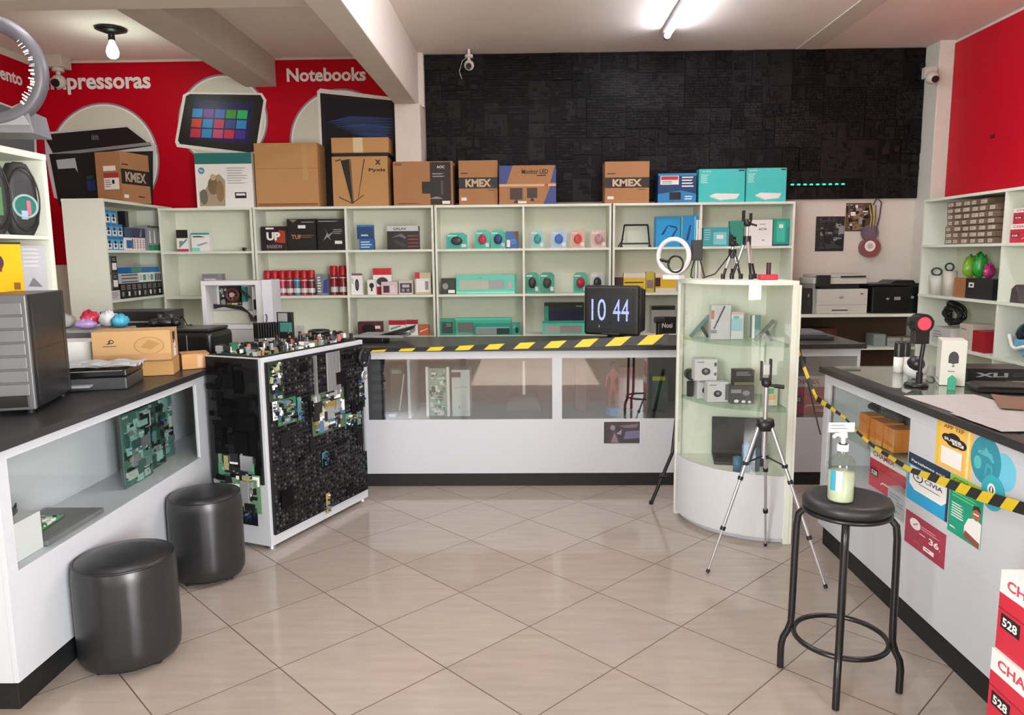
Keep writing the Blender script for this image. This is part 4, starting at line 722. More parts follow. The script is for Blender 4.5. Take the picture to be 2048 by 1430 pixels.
carton('printer_box', 'white box with a red line behind the computer tower', 'box', -2.39, 3.735, TZ, .28, .2, .17, PAPER, [('r', 0, .62, .6, .66, Q('#c03038', .5))], None, math.radians(10))
t = thing('printer', 'black desktop printer with rounded end behind the kraft boxes', 'printer', (-2.0, 4.33, TZ), math.radians(-4))
MB().box(-.24, .2, -.12, .16, 0, .17, M('#161617', .3)).art((-.24, -.12, 0), (.44, 0, 0), (0, 0, .17), (0, -1, 0), [('r', .1, .15, .6, .4, M('#0a0a0b', .3)), ('r', .66, .1, .67, .9, GRY)]).build('body', t, .03, seg=4)
MB().box(-.22, .18, -.1, .14, .171, .19, M('#2a2a2c', .3)).build('lid', t, .008)
# white tray with plastic bags of parts
t = thing('parts_tray', 'grey tray lying across the boxes behind the kraft printer box', 'tray', (-2.33, 4.08, TZ), 0)
MB().box(-.3, .08, -.12, .14, .195, .21, M('#8d8f8e', .4)).build('tray', t, .003); MB().box(-.28, .06, -.1, .12, 0, .194, M('#6f706c', .5)).build('block', t)
def bag(label, x, y, z, rx, ry, rz_, m, seed, g='plastic bags on the grey tray'):
    r_ = random.Random(seed); mb = MB(); mb.ell((0, 0, rz_), rx, ry, rz_, m, 22, 12)
    mb.v = [(a*(1+r_.uniform(-.12, .12)), b*(1+r_.uniform(-.12, .12)), max(0, c*(1+r_.uniform(-.2, .2)))) for a, b, c in mb.v]
    o = mb.build('plastic_bag', None, 0, (x, y, z), r_.uniform(-.5, .5)); return tag(o, label, 'bag', g)
bz = TZ+.212
PB = lambda c: M(c, .15, vary=.2, scale=30)
bag('clear crumpled plastic bag at the left of the pile on the grey tray', -2.59, 4.11, bz, .048, .06, .035, PB('#a5a79c'), 1)
bag('red crumpled plastic bag in the pile on the grey tray', -2.485, 4.17, bz, .05, .05, .042, PB('#c8384e'), 2)
bag('lilac crumpled plastic bag in the pile on the grey tray', -2.43, 4.03, bz, .055, .04, .025, PB('#b59ad0'), 3)
bag('white crumpled plastic bag in the middle of the pile', -2.375, 4.16, bz, .05, .05, .042, PB('#d8d8da'), 4)
t = bag('turquoise shiny plastic bag at the right of the pile', -2.285, 4.12, bz, .045, .05, .034, PB('#4fb4d0'), 5)
# black joystick
t = thing('game_controller', 'black game controller with cable on top of the rounded printer', 'game controller', (-2.13, 4.33, TZ+.191), .3)
m_ = MB(); m_.ell((0, 0, .03), .08, .055, .03, BLK); m_.ell((-.06, -.03, .028), .03, .045, .026, BLK); m_.ell((.06, -.03, .028), .03, .045, .026, BLK); m_.build('body', t)
m_ = MB(); m_.cyl((.03, 0, .055), (.03, 0, .075), .014, DGR); m_.cyl((-.03, 0, .055), (-.03, 0, .075), .014, DGR); m_.build('stick', t)
m_ = MB(); m_.tube([(.05, .04, .03), (.09, .03, .06), (.1, -.02, .05), (.12, -.04, .01), (.14, 0, .008)], .004, BLK); m_.build('cable', t)
carton('scanner', 'flat black scanner on the back counter behind the bags', 'scanner', -2.42, 4.5, TZ, .40, .26, .27, M('#1e1e1f', .35), [('r', 0, .75, 1, .78, GRY)], None, 0)
# ------------------------------------------------------------------ white open computer case on the back counter
a, b = onY(425, 690, 5.05).x, onY(545, 690, 5.05).x
carton('carton', 'plain white carton carrying the open white computer case', 'carton', -1.86, 4.99, TZ, .52, .3, .105, Q('#c9c9c4', .5))
WC = M('#d6d6d6', .4, vary=.03)
z0 = TZ+.107; wx0, wx1 = onY(403, 600, 5.02).x, onY(526, 600, 5.02).x; ww = wx1-wx0; wh = onY(460, 562, 5.02).z-z0
t = thing('computer_case', 'open white computer case showing its motherboard and cooler fan', 'computer case', (wx0, 5.02, z0+.001), 0)
m_ = MB(); m_.box(0, ww, .19, .2, 0, wh, WC); m_.box(0, ww, 0, .2, 0, .03, WC); m_.box(0, ww, 0, .2, wh-.03, wh, WC); m_.box(0, .03, 0, .2, .03, wh-.03, WC); m_.box(ww-.05, ww, 0, .2, .03, wh-.03, WC); m_.box(.03, ww-.05, .1, .19, .03, .12, M('#c3c3b2', .5)); m_.build('chassis', t, .003)
m_ = MB(); m_.prism([(ww+.002, -.02), (ww+.05, .04), (ww+.05, .22), (ww+.002, .2)], 'z', -.002, wh+.004, M('#c4c5c8', .35)); m_.build('front_panel', t, .006)
m_ = MB(); m_.M = Matrix.Translation((ww*.3, .188, .15)); pcb(m_, .16, wh-.19, 77, M('#3a3a30', .4, vary=.3, scale=50), n=40); m_.build('motherboard', t)
m_ = MB(); m_.box(ww*.30, ww*.5, .12, .175, wh-.155, wh-.045, M('#1d1512', .5)); m_.ring((ww*.40, .115, wh-.1), .042, .009, M('#5c2c22', .5), 'y'); m_.cyl((ww*.40, .118, wh-.1), (ww*.40, .1, wh-.1), .017, M('#b9a79a', .4)); 
for k in range(7):
    an = 2*PI*k/7; m_.add([(ww*.40+.015*math.cos(an), .112, wh-.1+.015*math.sin(an)), (ww*.40+.04*math.cos(an), .106, wh-.1+.04*math.sin(an)), (ww*.40+.04*math.cos(an+.6), .116, wh-.1+.04*math.sin(an+.6))], [(0, 1, 2)], M('#6a3226', .5))
m_.build('cooler_fan', t)
m_ = MB(); m_.box(ww*.54, ww*.6, .13, .185, wh-.15, wh-.05, M('#2f7f74', .4)); m_.build('memory_module', t)
m_ = MB(); m_.box(ww*.78, ww-.055, .05, .18, .04, wh-.04, M('#b5b6b8', .4)); m_.box(ww*.80, ww*.86, .046, .05, .13, .2, BLK); m_.box(ww*.8, ww*.86, .046, .05, .05, .09, BLK); m_.build('drive_cage', t, .002)
m_ = MB(); 
for k in range(4): m_.tube([(.05, .08, .14+.008*k), (ww*.3, .06, .155), (ww*.6, .05, .15-.006*k), (ww*.72, .04, .11), (ww*.76+.01*k, .04, .05)], .006, BLK)
m_.tube([(ww*.55, .08, wh-.06), (ww*.66, .06, wh-.09), (ww*.74, .06, wh-.12)], .008, BLK); m_.build('cable', t)
carton('wafer_box', 'small grey box on the corner shelf above the white computer case', 'box', onY(424, 560, YF1).x, YF1, Z2, .17, .08, .19, Q('#9d9ea0', .5), [('r', .05, .85, .8, .97, GRY), ('l', .1, .4, .9, .8, 3, WH)])
# ------------------------------------------------------------------ electronic scrap on the circuit board cabinet
cabM = Matrix.Translation((ca.x, ca.y, 0)) @ Matrix.Rotation(ang, 4, 'Z')
def on_cab(u, v): return cabM @ Vector((u, v, CH+.0045))
rr = random.Random(9); names = [('green', PCBG), ('dark', PCBD), ('teal', PCBT), ('brown', PCBB)]
spots = [(.115, .10, .17, .14, 0, .05, 'dark circuit board at the front corner of the cabinet top'), (.305, .10, .165, .14, 3, -.04, 'brown circuit board beside the front corner on the cabinet top'), (.495, .10, .17, .14, 0, .05, 'green circuit board at the middle front of the cabinet top'), (.69, .10, .17, .14, 1, -.05, 'dark circuit board at the far right of the cabinet top'), (.16, .285, .2, .13, 2, .04, 'teal circuit board at the left rear of the cabinet top'), (.415, .285, .2, .13, 1, .05, 'dark circuit board at the middle rear of the cabinet top'), (.66, .285, .2, .13, 0, -.05, 'green circuit board at the right rear of the cabinet top')]
for i, (u, v, w, h, bi, an, lb) in enumerate(spots):
    m_ = MB(); pcb(m_, w, h, 100+i, names[bi][1], n=40, th=(.006, .03)); 
    m_.v = [(x_, z_-h/2, -y_+.0018) for x_, y_, z_ in m_.v]          # lay it flat, parts upward
    o = m_.build('circuit_board', None, 0, on_cab(u, v), ang+an); tag(o, lb, 'circuit board')
m_ = MB(); rr = random.Random(17)
for i in range(190):
    u, v = rr.uniform(.03, CL-.05), rr.uniform(.03, CD-.03); s_ = rr.uniform(.006, .02); mm = rr.choice([BLK, BLK, BLKM, BLKM, DGR, GRY, SIL, SIL, PAPER, PCBD, PCBG, M('#8a7a5c', .4), M('#a8604a', .5)]); p_ = cabM @ Vector((u, v, CH+.012)); zz = rr.uniform(0, .03)
    if rr.random() < .6: m_.box(p_.x-s_, p_.x+s_, p_.y-s_*.7, p_.y+s_*.7, p_.z+zz-.01, p_.z+zz+s_, mm)
    else: m_.cyl((p_.x, p_.y, p_.z+zz-.01), (p_.x, p_.y, p_.z+zz+s_*1.6), s_*.6, mm, n=9)
o = m_.build('component_scrap'); tag(o, 'loose chips and electronic parts strewn over the cabinet top', 'electronic parts', kind='stuff')
# taller pieces
def on(px, py, d): return onY(px, py, d)
p_ = on_cab(.36, .28); t = thing('heat_sink', 'black heat sink block with clips on the cabinet top', 'heat sink', (p_.x, p_.y, p_.z+.035), ang-.5)
m_ = MB(); m_.box(-.06, .06, -.03, .05, 0, .02, SIL)
for k in range(9): m_.box(-.06+k*.0145, -.055+k*.0145, -.03, .05, .02, .105, BLK)
m_.build('fins', t); MB().tube([(0, 0, .105), (.005, 0, .14), (-.002, 0, .155)], .004, BLK).build('clip', t)
p_ = on_cab(.50, .27); t = thing('graphics_card', 'upright dark graphics board with a green edge on the cabinet top', 'circuit board', (p_.x, p_.y, p_.z+.035), -.2)
m_ = MB(); m_.box(-.05, .05, 0, .02, 0, .155, M('#1a1d1c', .4)); m_.box(-.04, .02, -.004, 0, .1, .15, GRY); m_.build('body', t, .003); m_ = MB(); m_.box(-.03, .045, -.003, 0, .04, .095, PCBT); m_.box(.02, .03, -.006, -.003, .03, .06, SIL); m_.build('board', t)
p_ = on_cab(.80, .26); t = thing('cooling_fan', 'round black cooling fan lying at the right end of the cabinet top', 'fan', (p_.x, p_.y, p_.z+.03), 0)
m_ = MB(); m_.ring((0, 0, .016), .055, .014, BLK, 'z'); m_.cyl((0, 0, 0), (0, 0, .03), .022, BLKM)
for k in range(7):
    an = 2*PI*k/7; m_.add([(.018*math.cos(an), .018*math.sin(an), .01), (.05*math.cos(an), .05*math.sin(an), .008), (.05*math.cos(an+.5), .05*math.sin(an+.5), .024), (.018*math.cos(an+.5), .018*math.sin(an+.5), .022)], [(0, 1, 2, 3)], BLK)
m_.build('rotor', t)
# ------------------------------------------------------------------ clock monitor
a, b = onY(1167, 640, 5.0), onY(1281, 640, 5.0); cw = b.x-a.x; ct = onY(1220, 571, 5.0).z
t = thing('computer_monitor', 'old black tube monitor showing a flip clock at 10 44', 'monitor', ((a.x+b.x)/2-.01, 4.98, TZ), math.radians(-24)); hh = ct-TZ; CB = M('#1b1b1c', .35)
m_ = MB(); m_.box(-cw/2, cw/2, 0, .06, .05, hh, CB); m_.build('front_frame', t, .018, seg=3)
m_ = MB(); n0 = [(-cw/2+.01, .06), (cw/2-.01, .06)]
v_ = [(-cw/2+.01, .055, .06), (cw/2-.01, .055, .06), (cw/2-.01, .055, hh-.01), (-cw/2+.01, .055, hh-.01), (-cw/2*.95, .2, .07), (cw/2*.95, .2, .07), (cw/2*.95, .2, hh-.03), (-cw/2*.95, .2, hh-.03), (-.13, .36, .09), (.13, .36, .09), (.13, .36, hh-.09), (-.13, .36, hh-.09)]
m_.add(v_, [(0, 3, 2, 1)]+[(i+k, i+(k+1) % 4, i+4+(k+1) % 4, i+4+k) if False else (4*i+k, 4*i+(k+1) % 4, 4*i+4+(k+1) % 4, 4*i+4+k) for i in range(2) for k in range(4)]+[(8, 9, 10, 11)], BLKM); m_.build('tube_housing', t, .01)
m_ = MB(); m_.cyl((0, .12, 0), (0, .12, .02), .12, BLKM, n=24); m_.cyl((0, .12, .02), (0, .12, .062), .06, BLKM, n=20); m_.build('stand', t)
sw_, sz0, sz1 = cw*.40, .09, hh-.05
m_ = MB(); m_.box(-sw_, sw_, -.003, .0, sz0, sz1, M('#2c2e31', .25)); zA, zB = sz0+(sz1-sz0)*.24, sz0+(sz1-sz0)*.84
for x0, x1 in ((-sw_*.95, -.008), (.008, sw_*.95)): m_.box(x0, x1, -.005, -.003, zA-.03, zB+.03, M('#20272c', .3))
DG = emit('#8f9cd8', .7); m_.text('10', (-sw_*.88, -.0056, zA), UX, UZ, DG, h=zB-zA, w=sw_*.66, bold=.0); m_.text('44', (sw_*.10, -.0056, zA), UX, UZ, DG, h=zB-zA, w=sw_*.72, bold=.0)
m_.box(-sw_*.94, sw_*.94, -.0064, -.0062, (zA+zB)/2-.001, (zA+zB)/2+.001, M('#15181b', .3)); m_.box(-sw_*.55, -sw_*.5, -.004, -.003, sz0+.012, sz0+.03, GRY); m_.build('screen', t)
m_ = MB(); m_.box(-.06, .06, -.004, .0, .058, .066, DGR); m_.cyl((0, -.006, .074), (0, 0, .074), .006, DGR); m_.build('button_strip', t)
t = thing('webcam', 'small black webcam on a stand right of the clock monitor', 'webcam', (onY(1318, 650, 5.2).x, 5.2, TZ), 0)
MB().cyl((0, 0, 0), (0, 0, .012), .04, SIL).build('base', t); MB().cyl((0, 0, .012), (0, 0, .11), .02, BLK).build('stem', t); MB().box(-.035, .035, -.02, .02, .11, .155, BLK).build('head', t, .01)
# open notebook lid and printed card by the cabinet
t = thing('laptop', 'grey laptop with a black hinge lying on the back counter beside the cabinet', 'laptop', (onY(765, 672, 5.12).x, 5.12, TZ), -.12)
MB().box(-.18, .15, -.02, .2, .03, .05, M('#8b8d8f', .35)).build('base', t, .004); MB().box(-.2, -.0, .0, .16, 0, .029, BLK).build('battery', t, .004)
m_ = MB(); m_.prism([(-.02, .05), (.17, .075), (.19, .105), (.0, .056)], 'y', -.02, .2, BLK); m_.build('lid', t, .002)
# ------------------------------------------------------------------ barrier tape
YEL, TBK = M('#d9bd1c', .4), M('#1c1c1a', .4)
def ribbon(pts, up, widths, n, slant=.6):
    """striped tape as a thin strip, stripes slanting"""
    P = [Vector(p) for p in pts]; L = [0]
    for i in range(1, len(P)): L.append(L[-1]+(P[i]-P[i-1]).length)
    def at_(s):
        s = max(0, min(L[-1], s))
        for i in range(1, len(P)):
            if s <= L[i] or i == len(P)-1:
                f_ = (s-L[i-1])/max(1e-6, L[i]-L[i-1]); return P[i-1].lerp(P[i], f_), widths[i-1]+(widths[i]-widths[i-1])*f_
    m_ = MB(); st = L[-1]/n; U_ = [Vector(u).normalized() for u in up] if isinstance(up[0], (tuple, list, Vector)) else [Vector(up).normalized()]*len(P)
    for k in range(n):
        m2 = YEL if k % 2 == 0 else TBK; sub = 4
        for j in range(sub):
            s0, s1 = st*(k+j/sub), st*(k+(j+1)/sub); q0, w0 = at_(s0); q1, w1 = at_(s1)
            e = w0*slant; qa, _ = at_(s0+e); qb, _ = at_(s1+e); u = U_[0]
            N_ = (q1-q0).cross(u).normalized()*.0012
            a_, b_, c_, d_ = q0, q1, qb+u*w1, qa+u*w0
            m_.add([a_+N_, b_+N_, c_+N_, d_+N_, a_-N_, b_-N_, c_-N_, d_-N_], [(0, 1, 2, 3), (7, 6, 5, 4), (0, 4, 5, 1), (2, 6, 7, 3)], m2)
    return m_
p0, p1 = Vector((-1.02, 4.79, .93)), onY(1338, 688, 4.42)
t_ = ribbon([p0, p0.lerp(p1, .3)+Vector((0, 0, -.004)), p0.lerp(p1, .65)+Vector((0, 0, -.006)), p1], (0, .25, 1), [.012, .028, .045, .062], 20, 1.2).build('barrier_tape'); tag(t_, 'yellow and black barrier tape stretched in front of the back counter top', 'barrier tape')
q0, q1 = onX(1589, 692, 1.42), onY(1652, 802, 3.885)
q1.x = 1.53; X2 = 1.527
pts = [q0, q0.lerp(q1, .5)+Vector((0, 0, -.01)), q1]+[onX(x_, y_, X2) for x_, y_ in ((1690, 838), (1713, 866), (1748, 897), (1818, 944), (1890, 974), (1963, 1004), (2047, 1030), (2120, 1050))]+[Vector((X2, 1.35, .70))]
t_ = ribbon(pts, (0, 0, 1), [.05, .045, .03, .012, .014, .016, .022, .036, .04, .04, .04, .04], 46, .8).build('barrier_tape'); tag(t_, 'yellow and black barrier tape running from the showcase along the right counter', 'barrier tape')
m_ = MB(); m_.tube([onX(1598, 688, 1.411), onY(1604, 715, 4.22), onY(1622, 790, 4.15), onY(1636, 850, 3.97), onY(1641, 868, 3.864)], .004, BLK, 8); tag(m_.build('cable'), 'thin black cable dangling between the showcase and the right counter', 'cable')
# ------------------------------------------------------------------ back counter: picture and contents
a, b = onY(1207, 843, 4.838), onY(1280, 887, 4.838); PU = Q('#4a3d4a', .5)
m_ = MB(); m_.box(a.x, b.x, 4.8375, 4.8395, b.z, a.z, PAPER); m_.art((a.x, 4.8375, b.z), (b.x-a.x, 0, 0), (0, 0, a.z-b.z), (0, -1, 0), [('r', .01, .01, .99, .99, Q('#3d373c', .5)), ('p', [(.55, .2), (.99, .25), (.99, .6), (.6, .55)], Q('#6b6684', .5)), ('p', [(.1, .02), (.5, .02), (.4, .4), (.3, .7), (.18, .5)], PU), ('e', .25, .72, .07, .12, Q('#8a7a80', .5)), ('p', [(.2, .05), (.42, .05), (.3, .5)], Q('#85707a', .5)), ('p', [(.4, .8), (.95, .9), (.9, .72), (.6, .7)], Q('#7a5f66', .5)), ('p', [(.35, .45), (.5, .65), (.48, .4)], Q('#9a8590', .5))])
tag(m_.build('picture_card'), 'small dark picture card stuck low on the back counter front', 'picture')
ZI = .4635
def bcin(name, label, cat, p0, p1, pt, Y, d, col, art=(), pb=836): return carton(name, label, cat, (onY(p0, 800, Y).x+onY(p1, 800, Y).x)/2, Y, ZI, onY(p1, 800, Y).x-onY(p0, 800, Y).x, d, onY((p0+p1)/2, pt, Y).z-ZI, col, art)
bcin('speaker_box', 'dark slatted box at the left end behind the back counter glass', 'box', 735, 768, 722, 5.0, .2, Q('#242426', .4), [('r', .3, .1+.18*i, .95, .2+.18*i, Q('#4a4a4c', .4)) for i in range(5)])
bcin('white_box', 'small white and blue box low behind the back counter glass', 'box', 768, 790, 828, 4.93, .06, Q('#cfe0ec', .4), [('r', 0, 0, .4, 1, Q('#4f86c0', .4))])
bcin('circuit_box', 'dark green folder standing behind the back counter glass', 'folder', 782, 811, 735, 5.1, .1, Q('#1f3a34', .5), [('r', .1, .86, .8, .94, Q('#7fae9c', .5))])
m_ = MB(); m_.cyl(onY(799, 822, 4.98), onY(808, 748, 4.99), .006, SIL, n=10); tag(m_.build('metal_rod'), 'slanting pale metal rod behind the back counter glass', 'rod')
x_ = onY(819, 780, 4.9).x; carton('divider_board', 'white upright divider board behind the back counter glass', 'board', x_, 4.88, ZI, .018, .4, .40, WHT)
x_ = onY(876, 790, 4.95).x; t = thing('circuit_board', 'pale framed circuit board behind the left glass of the back counter', 'circuit board', (x_, 4.95, ZI+.001)); m_ = MB(); pcb(m_, .12, .33, 61, Q('#8fa894', .4), n=50, chips=[PAPER, PAPER, PCBD, SIL, PCBT, PCBG]); m_.build('board', t); MB().box(-.08, -.062, -.012, .02, 0, .34, PAPER).box(.062, .08, -.012, .02, 0, .34, PAPER).build('frame', t)
bcin('white_box', 'tall white device box right of the framed circuit board', 'box', 904, 940, 740, 4.94, .2, Q('#c6cdc9', .45), [('r', .1, .62, .9, .63, GRY), ('e', .4, .2, .04, .03, GRY), ('r', 0, .84, .5, .95, K2)])
t = thing('network_device', 'dark grey wedge shaped device low in the left window of the back counter', 'device', (onY(1048, 815, 5.1).x, 5.1, ZI+.001)); m_ = MB(); m_.prism([(-.13, 0), (.13, 0), (.09, .10), (-.10, .10)], 'y', 0, .15, M('#3c4a52', .35)); m_.build('body', t, .004); MB().cyl((0, .1, .1), (0, .1, .34), .012, PAPER, n=12).build('antenna', t)
bcin('headset_box', 'dark red tall box at the left of the right counter window', 'box', 1150, 1172, 730, 5.1, .1, Q('#4a1f2c', .4))
bcin('fabric_roll', 'dark red box behind the small red figurine', 'box', 1238, 1268, 735, 5.15, .1, Q('#8a1f30', .5), [('r', .2+.25*i, 0, .28+.25*i, 1, Q('#6a1624', .5)) for i in range(3)])
bcin('binder', 'green binder box with a yellow strip behind the right counter window', 'binder', 1304, 1336, 752, 5.12, .12, Q('#14503a', .4), [('r', -.0, .86, .8, .98, Q('#c9b82a', .4)), ('r', .1, .05, .9, .4, Q('#1f3a30', .4))])
m_ = MB()
for k in range(3): m_.tube([onZ(1280+k*5, 824, ZI+.014), onZ(1297+k*4, 821, ZI+.02+.01*k), onZ(1312, 820-k, ZI+.03), onZ(1330, 823, ZI+.016)], .008, BLK, 8)
tag(m_.build('cable_coil'), 'black cable bundle on the floor of the right counter window', 'cable')
# little red figurine on a blue base: one continuous skinned body
fx = onY(1226, 790, 4.98).x; t = thing('figurine', 'small red figurine with dark hair on a blue base behind the counter glass', 'figurine', (fx, 4.98, ZI+.001))
MB().cyl((0, 0, 0), (0, 0, .05), .05, M('#2a78b8', .4), r1=.042).build('base', t)
me = bpy.data.meshes.new('body'); J = [(0, 0, .2), (.0, 0, .245), (0, 0, .285), (0, -.004, .315), (0, -.004, .335), (.02, 0, .17), (.022, -.004, .11), (.024, 0, .053), (-.02, 0, .17), (-.026, -.006, .11), (-.024, 0, .053), (.032, 0, .28), (.045, -.01, .235), (.03, -.035, .21), (-.032, 0, .28), (-.046, -.005, .235), (-.05, -.012, .19)]
me.from_pydata(J, [(0, 1), (1, 2), (2, 3), (3, 4), (0, 5), (5, 6), (6, 7), (0, 8), (8, 9), (9, 10), (2, 11), (11, 12), (12, 13), (2, 14), (14, 15), (15, 16)], [])
o = bpy.data.objects.new('body', me); COL.objects.link(o); o.parent = t; me.materials.append(M('#9c1f2e', .45)); o.modifiers.new('skin', 'SKIN'); ss = o.modifiers.new('sub', 'SUBSURF'); ss.levels = 1; ss.render_levels = 1
for v_, r_ in zip(me.skin_vertices[0].data, (.022, .022, .024, .014, .018, .018, .014, .01, .018, .014, .01, .013, .011, .009, .013, .011, .009)): v_.radius = (r_, r_)
me.skin_vertices[0].data[0].use_root = True
MB().ell((0, .003, .343), .022, .022, .02, M('#1c1218', .5)).build('hair', t)
# paper cartons of reams in the third window
def ream(name, label, x, y, z, w, d, h, rz, low=False):
    R_ = Q('#c8283e', .4); art = [('r', 0, .72, 1, 1, PAPER), ('r', 0, 0, 1, .72, R_), ('t', .08, .80, .13, 'CHAMEX', Q('#d0485a', .4), 'l', .03, .62), ('r', .0, .52, 1, .535, Q('#8a1a2a', .4)), ('r', .04, .3, .26, .48, K2), ('t', .06, .33, .11, '528', PAPER, 'l', .03, .17), ('p', [(.34, .2), (.4, .26), (.8, .26), (.86, .2), (.84, .17), (.8, .22), (.4, .22), (.36, .17)], Q('#e8dfe0', .4)), ('r', .62, .06, .86, .14, Q('#e6b8b0', .4))]
    return carton(name, label, 'paper carton', x, y, z, w, d, h, PAPER, art, None, rz, [('r', 0, 0, 1, .72, R_)])
ream('paper_carton', 'red and white paper carton behind the glass right of the showcase', onY(1622, 800, 4.95).x, 4.95, ZI, .26, .2, .26, 0)
# ------------------------------------------------------------------ left counter contents
IZ = .4905
for i, (px, w, h, sd, bs, lb) in enumerate(((275, .26, .345, 51, M('#3a5f54', .4, vary=.25, scale=40), 'green circuit board nearest the viewer behind the left counter glass'), (322, .22, .365, 52, M('#2b3f3a', .4, vary=.25, scale=40), 'dark green circuit board in the middle of the left counter window'), (352, .24, .37, 53, M('#52706a', .4, vary=.25, scale=40), 'grey green circuit board at the far end of the left counter window'))):
    y_ = onX(px, 900, -1.86).y; m_ = MB(); pcb(m_, w, h, sd, bs, n=70, chips=[PCBD, M('#9aa39c', .4), SIL, M('#6f9a90', .4), M('#86a69c', .4), BLK, M('#2c4a44', .4), M('#50706a', .4)]); o = m_.build('circuit_board', None, 0, (-1.86-.032*i, y_, IZ+.001), PI/2); tag(o, lb, 'circuit board')
m_ = MB()
m_.box(0, .16, 0, .004, 0, .006, PAPER)
t = thing('laptop', 'grey opened laptop chassis lying in the left counter window', 'laptop', (-1.905, 2.806, IZ+.001), PI/2)
MB().box(-.2, .17, -.12, .13, 0, .022, M('#6d6e6f', .4)).build('base', t, .004); MB().box(-.18, .15, -.09, .1, .022, .026, M('#58595a', .4)).build('inner_plate', t)
m_ = MB(); pcb(m_, .19, .08, 55, M('#46a85a', .4, vary=.25, scale=40), n=24, chips=[PAPER, BLK, SIL, PCBG]); m_.v = [(x_, z_-.04, -y_+.0018) for x_, y_, z_ in m_.v]; o = m_.build('circuit_board', None, 0, (-1.91, 2.76, IZ+.03), PI/2+.1); tag(o, 'bright green small circuit board lying on the grey laptop chassis', 'circuit board')
carton('white_box', 'white box at the near end of the left counter window', 'box', -1.80, 2.515, IZ, .17, .13, .14, Q('#cfcfce', .5), [], None, PI/2)
t = thing('network_device', 'small dark rounded device on the white box in the left counter window', 'device', (-1.87, 2.51, IZ+.1425)); m_ = MB(); m_.ell((0, 0, .018), .035, .055, .018, DGR); m_.build('body', t); m_ = MB(); m_.tube([(0, .05, .02), (-.01, .08, .03), (-.02, .09, .01)], .003, BLK); m_.build('cable', t)
carton('dark_panel', 'dark upright panel at the near edge of the left counter window', 'panel', -1.775, 2.402, IZ, .012, .1, .385, DGR, [], None, PI/2)
# ------------------------------------------------------------------ leather ottomans
LEA = M('#222223', .34, vary=.12, scale=14, bump=.12)
def ottoman(label, x, y, r, h):
    t = thing('ottoman', label, 'ottoman', (x, y, 0), .4, 'round black leather ottomans')
    m_ = MB(); n = 72; prof = [(0, .02), (r*.93, .02), (r*.985, .04), (r, .09), (r, h*.55), (r*1.0, h-.06), (r*.985, h-.03), (r*.94, h-.008)]; vs = []
    for R_, z in prof:
        for k in range(n):
            a = 2*PI*k/n; fl_ = 1-(.010*(abs(math.cos(a*6))**14) if .03 < z < h-.05 else 0); vs.append((R_*fl_*math.cos(a), R_*fl_*math.sin(a), z))
    m_.add(vs, [(i*n+k, i*n+(k+1) % n, (i+1)*n+(k+1) % n, (i+1)*n+k) for i in range(len(prof)-1) for k in range(n)], LEA, True); m_.build('upholstery', t)
    m_ = MB(); m_.lathe([(r*.94, h-.008), (r*.9, h), (r*.6, h+.006), (0, h+.008)], LEA, 64); m_.ring((0, 0, h-.008), r*.945, .005, M('#161617', .4), 'z', 64, 8); m_.build('seat_cushion', t)
    for k in range(4):
        a = PI/4+PI/2*k; MB().cyl((r*.72*math.cos(a), r*.72*math.sin(a), 0), (r*.72*math.cos(a), r*.72*math.sin(a), .022), .02, BLKM, n=14).build('foot', t)
ottoman('round black leather ottoman nearest the viewer beside the left counter', -1.565, 2.71, .185, .415)
ottoman('round black leather ottoman farther back beside the circuit board cabinet', -1.575, 3.455, .172, .42)
# ------------------------------------------------------------------ bar stool with hand gel
SX, SY, SZT = 1.128, 2.545, .695
t = thing('bar_stool', 'black four legged bar stool with a foot ring', 'stool', (SX, SY, 0), math.radians(-24.4)); SB = M('#151516', .3)
m_ = MB(); m_.lathe([(0, SZT-.045), (.14, SZT-.045), (.15, SZT-.03), (.15, SZT-.018), (.143, SZT-.004), (.12, SZT), (0, SZT)], M('#202021', .45, bump=.1), 48); m_.build('seat', t)
m_ = MB(); m_.ring((0, 0, SZT-.05), .142, .008, SB, 'z', 48, 8); m_.build('seat_frame', t)
for k in range(4):
    a = PI/2*k-PI/2+.0; c_, s_ = math.cos(a), math.sin(a); m_ = MB()
    P_ = [(.10, SZT-.052), (.135, SZT-.058), (.158, SZT-.085), (.163, SZT-.13), (.165, .45), (.167, .24), (.168, .19), (.178, .155), (.193, .125), (.199, .09), (.199, .004)]
    m_.tube([(r_*c_, r_*s_, z_) for r_, z_ in P_], .0125, SB, 12); m_.build('leg', t)
m_ = MB(); m_.ring((0, 0, .17), .158, .0095, SB, 'z', 56, 10); m_.build('foot_ring', t)
bx, by = 1.083, 2.50; t = thing('sanitizer_bottle', 'clear hand gel bottle with white pump standing on the black stool', 'bottle', (bx, by, SZT+.001), .2); BG_ = M('#dfe2cf', .15, vary=.02)
m_ = MB(); m_.lathe([(0, 0), (.042, 0), (.046, .006), (.046, .125), (.044, .138), (.03, .156), (.016, .166), (.016, .178)], glass('#f2f6ee', 1.4), 30); m_.build('bottle', t)
m_ = MB(); m_.lathe([(0, .004), (.041, .004), (.042, .01), (.042, .105), (0, .105)], M('#c4c9b4', .2, vary=.02), 28); m_.build('gel', t)
m_ = MB(); 
for k in range(10):
    a0, a1 = PI*1.05+k*.09, PI*1.05+(k+1)*.09; mm = Q('#3f9ab0', .4) if k < 5 else Q('#cfd9da', .4); m_.add([(.0468*math.cos(a0), .0468*math.sin(a0), .045), (.0468*math.cos(a1), .0468*math.sin(a1), .045), (.0468*math.cos(a1), .0468*math.sin(a1), .115), (.0468*math.cos(a0), .0468*math.sin(a0), .115)], [(0, 1, 2, 3)], mm)
m_.build('label_sticker', t)
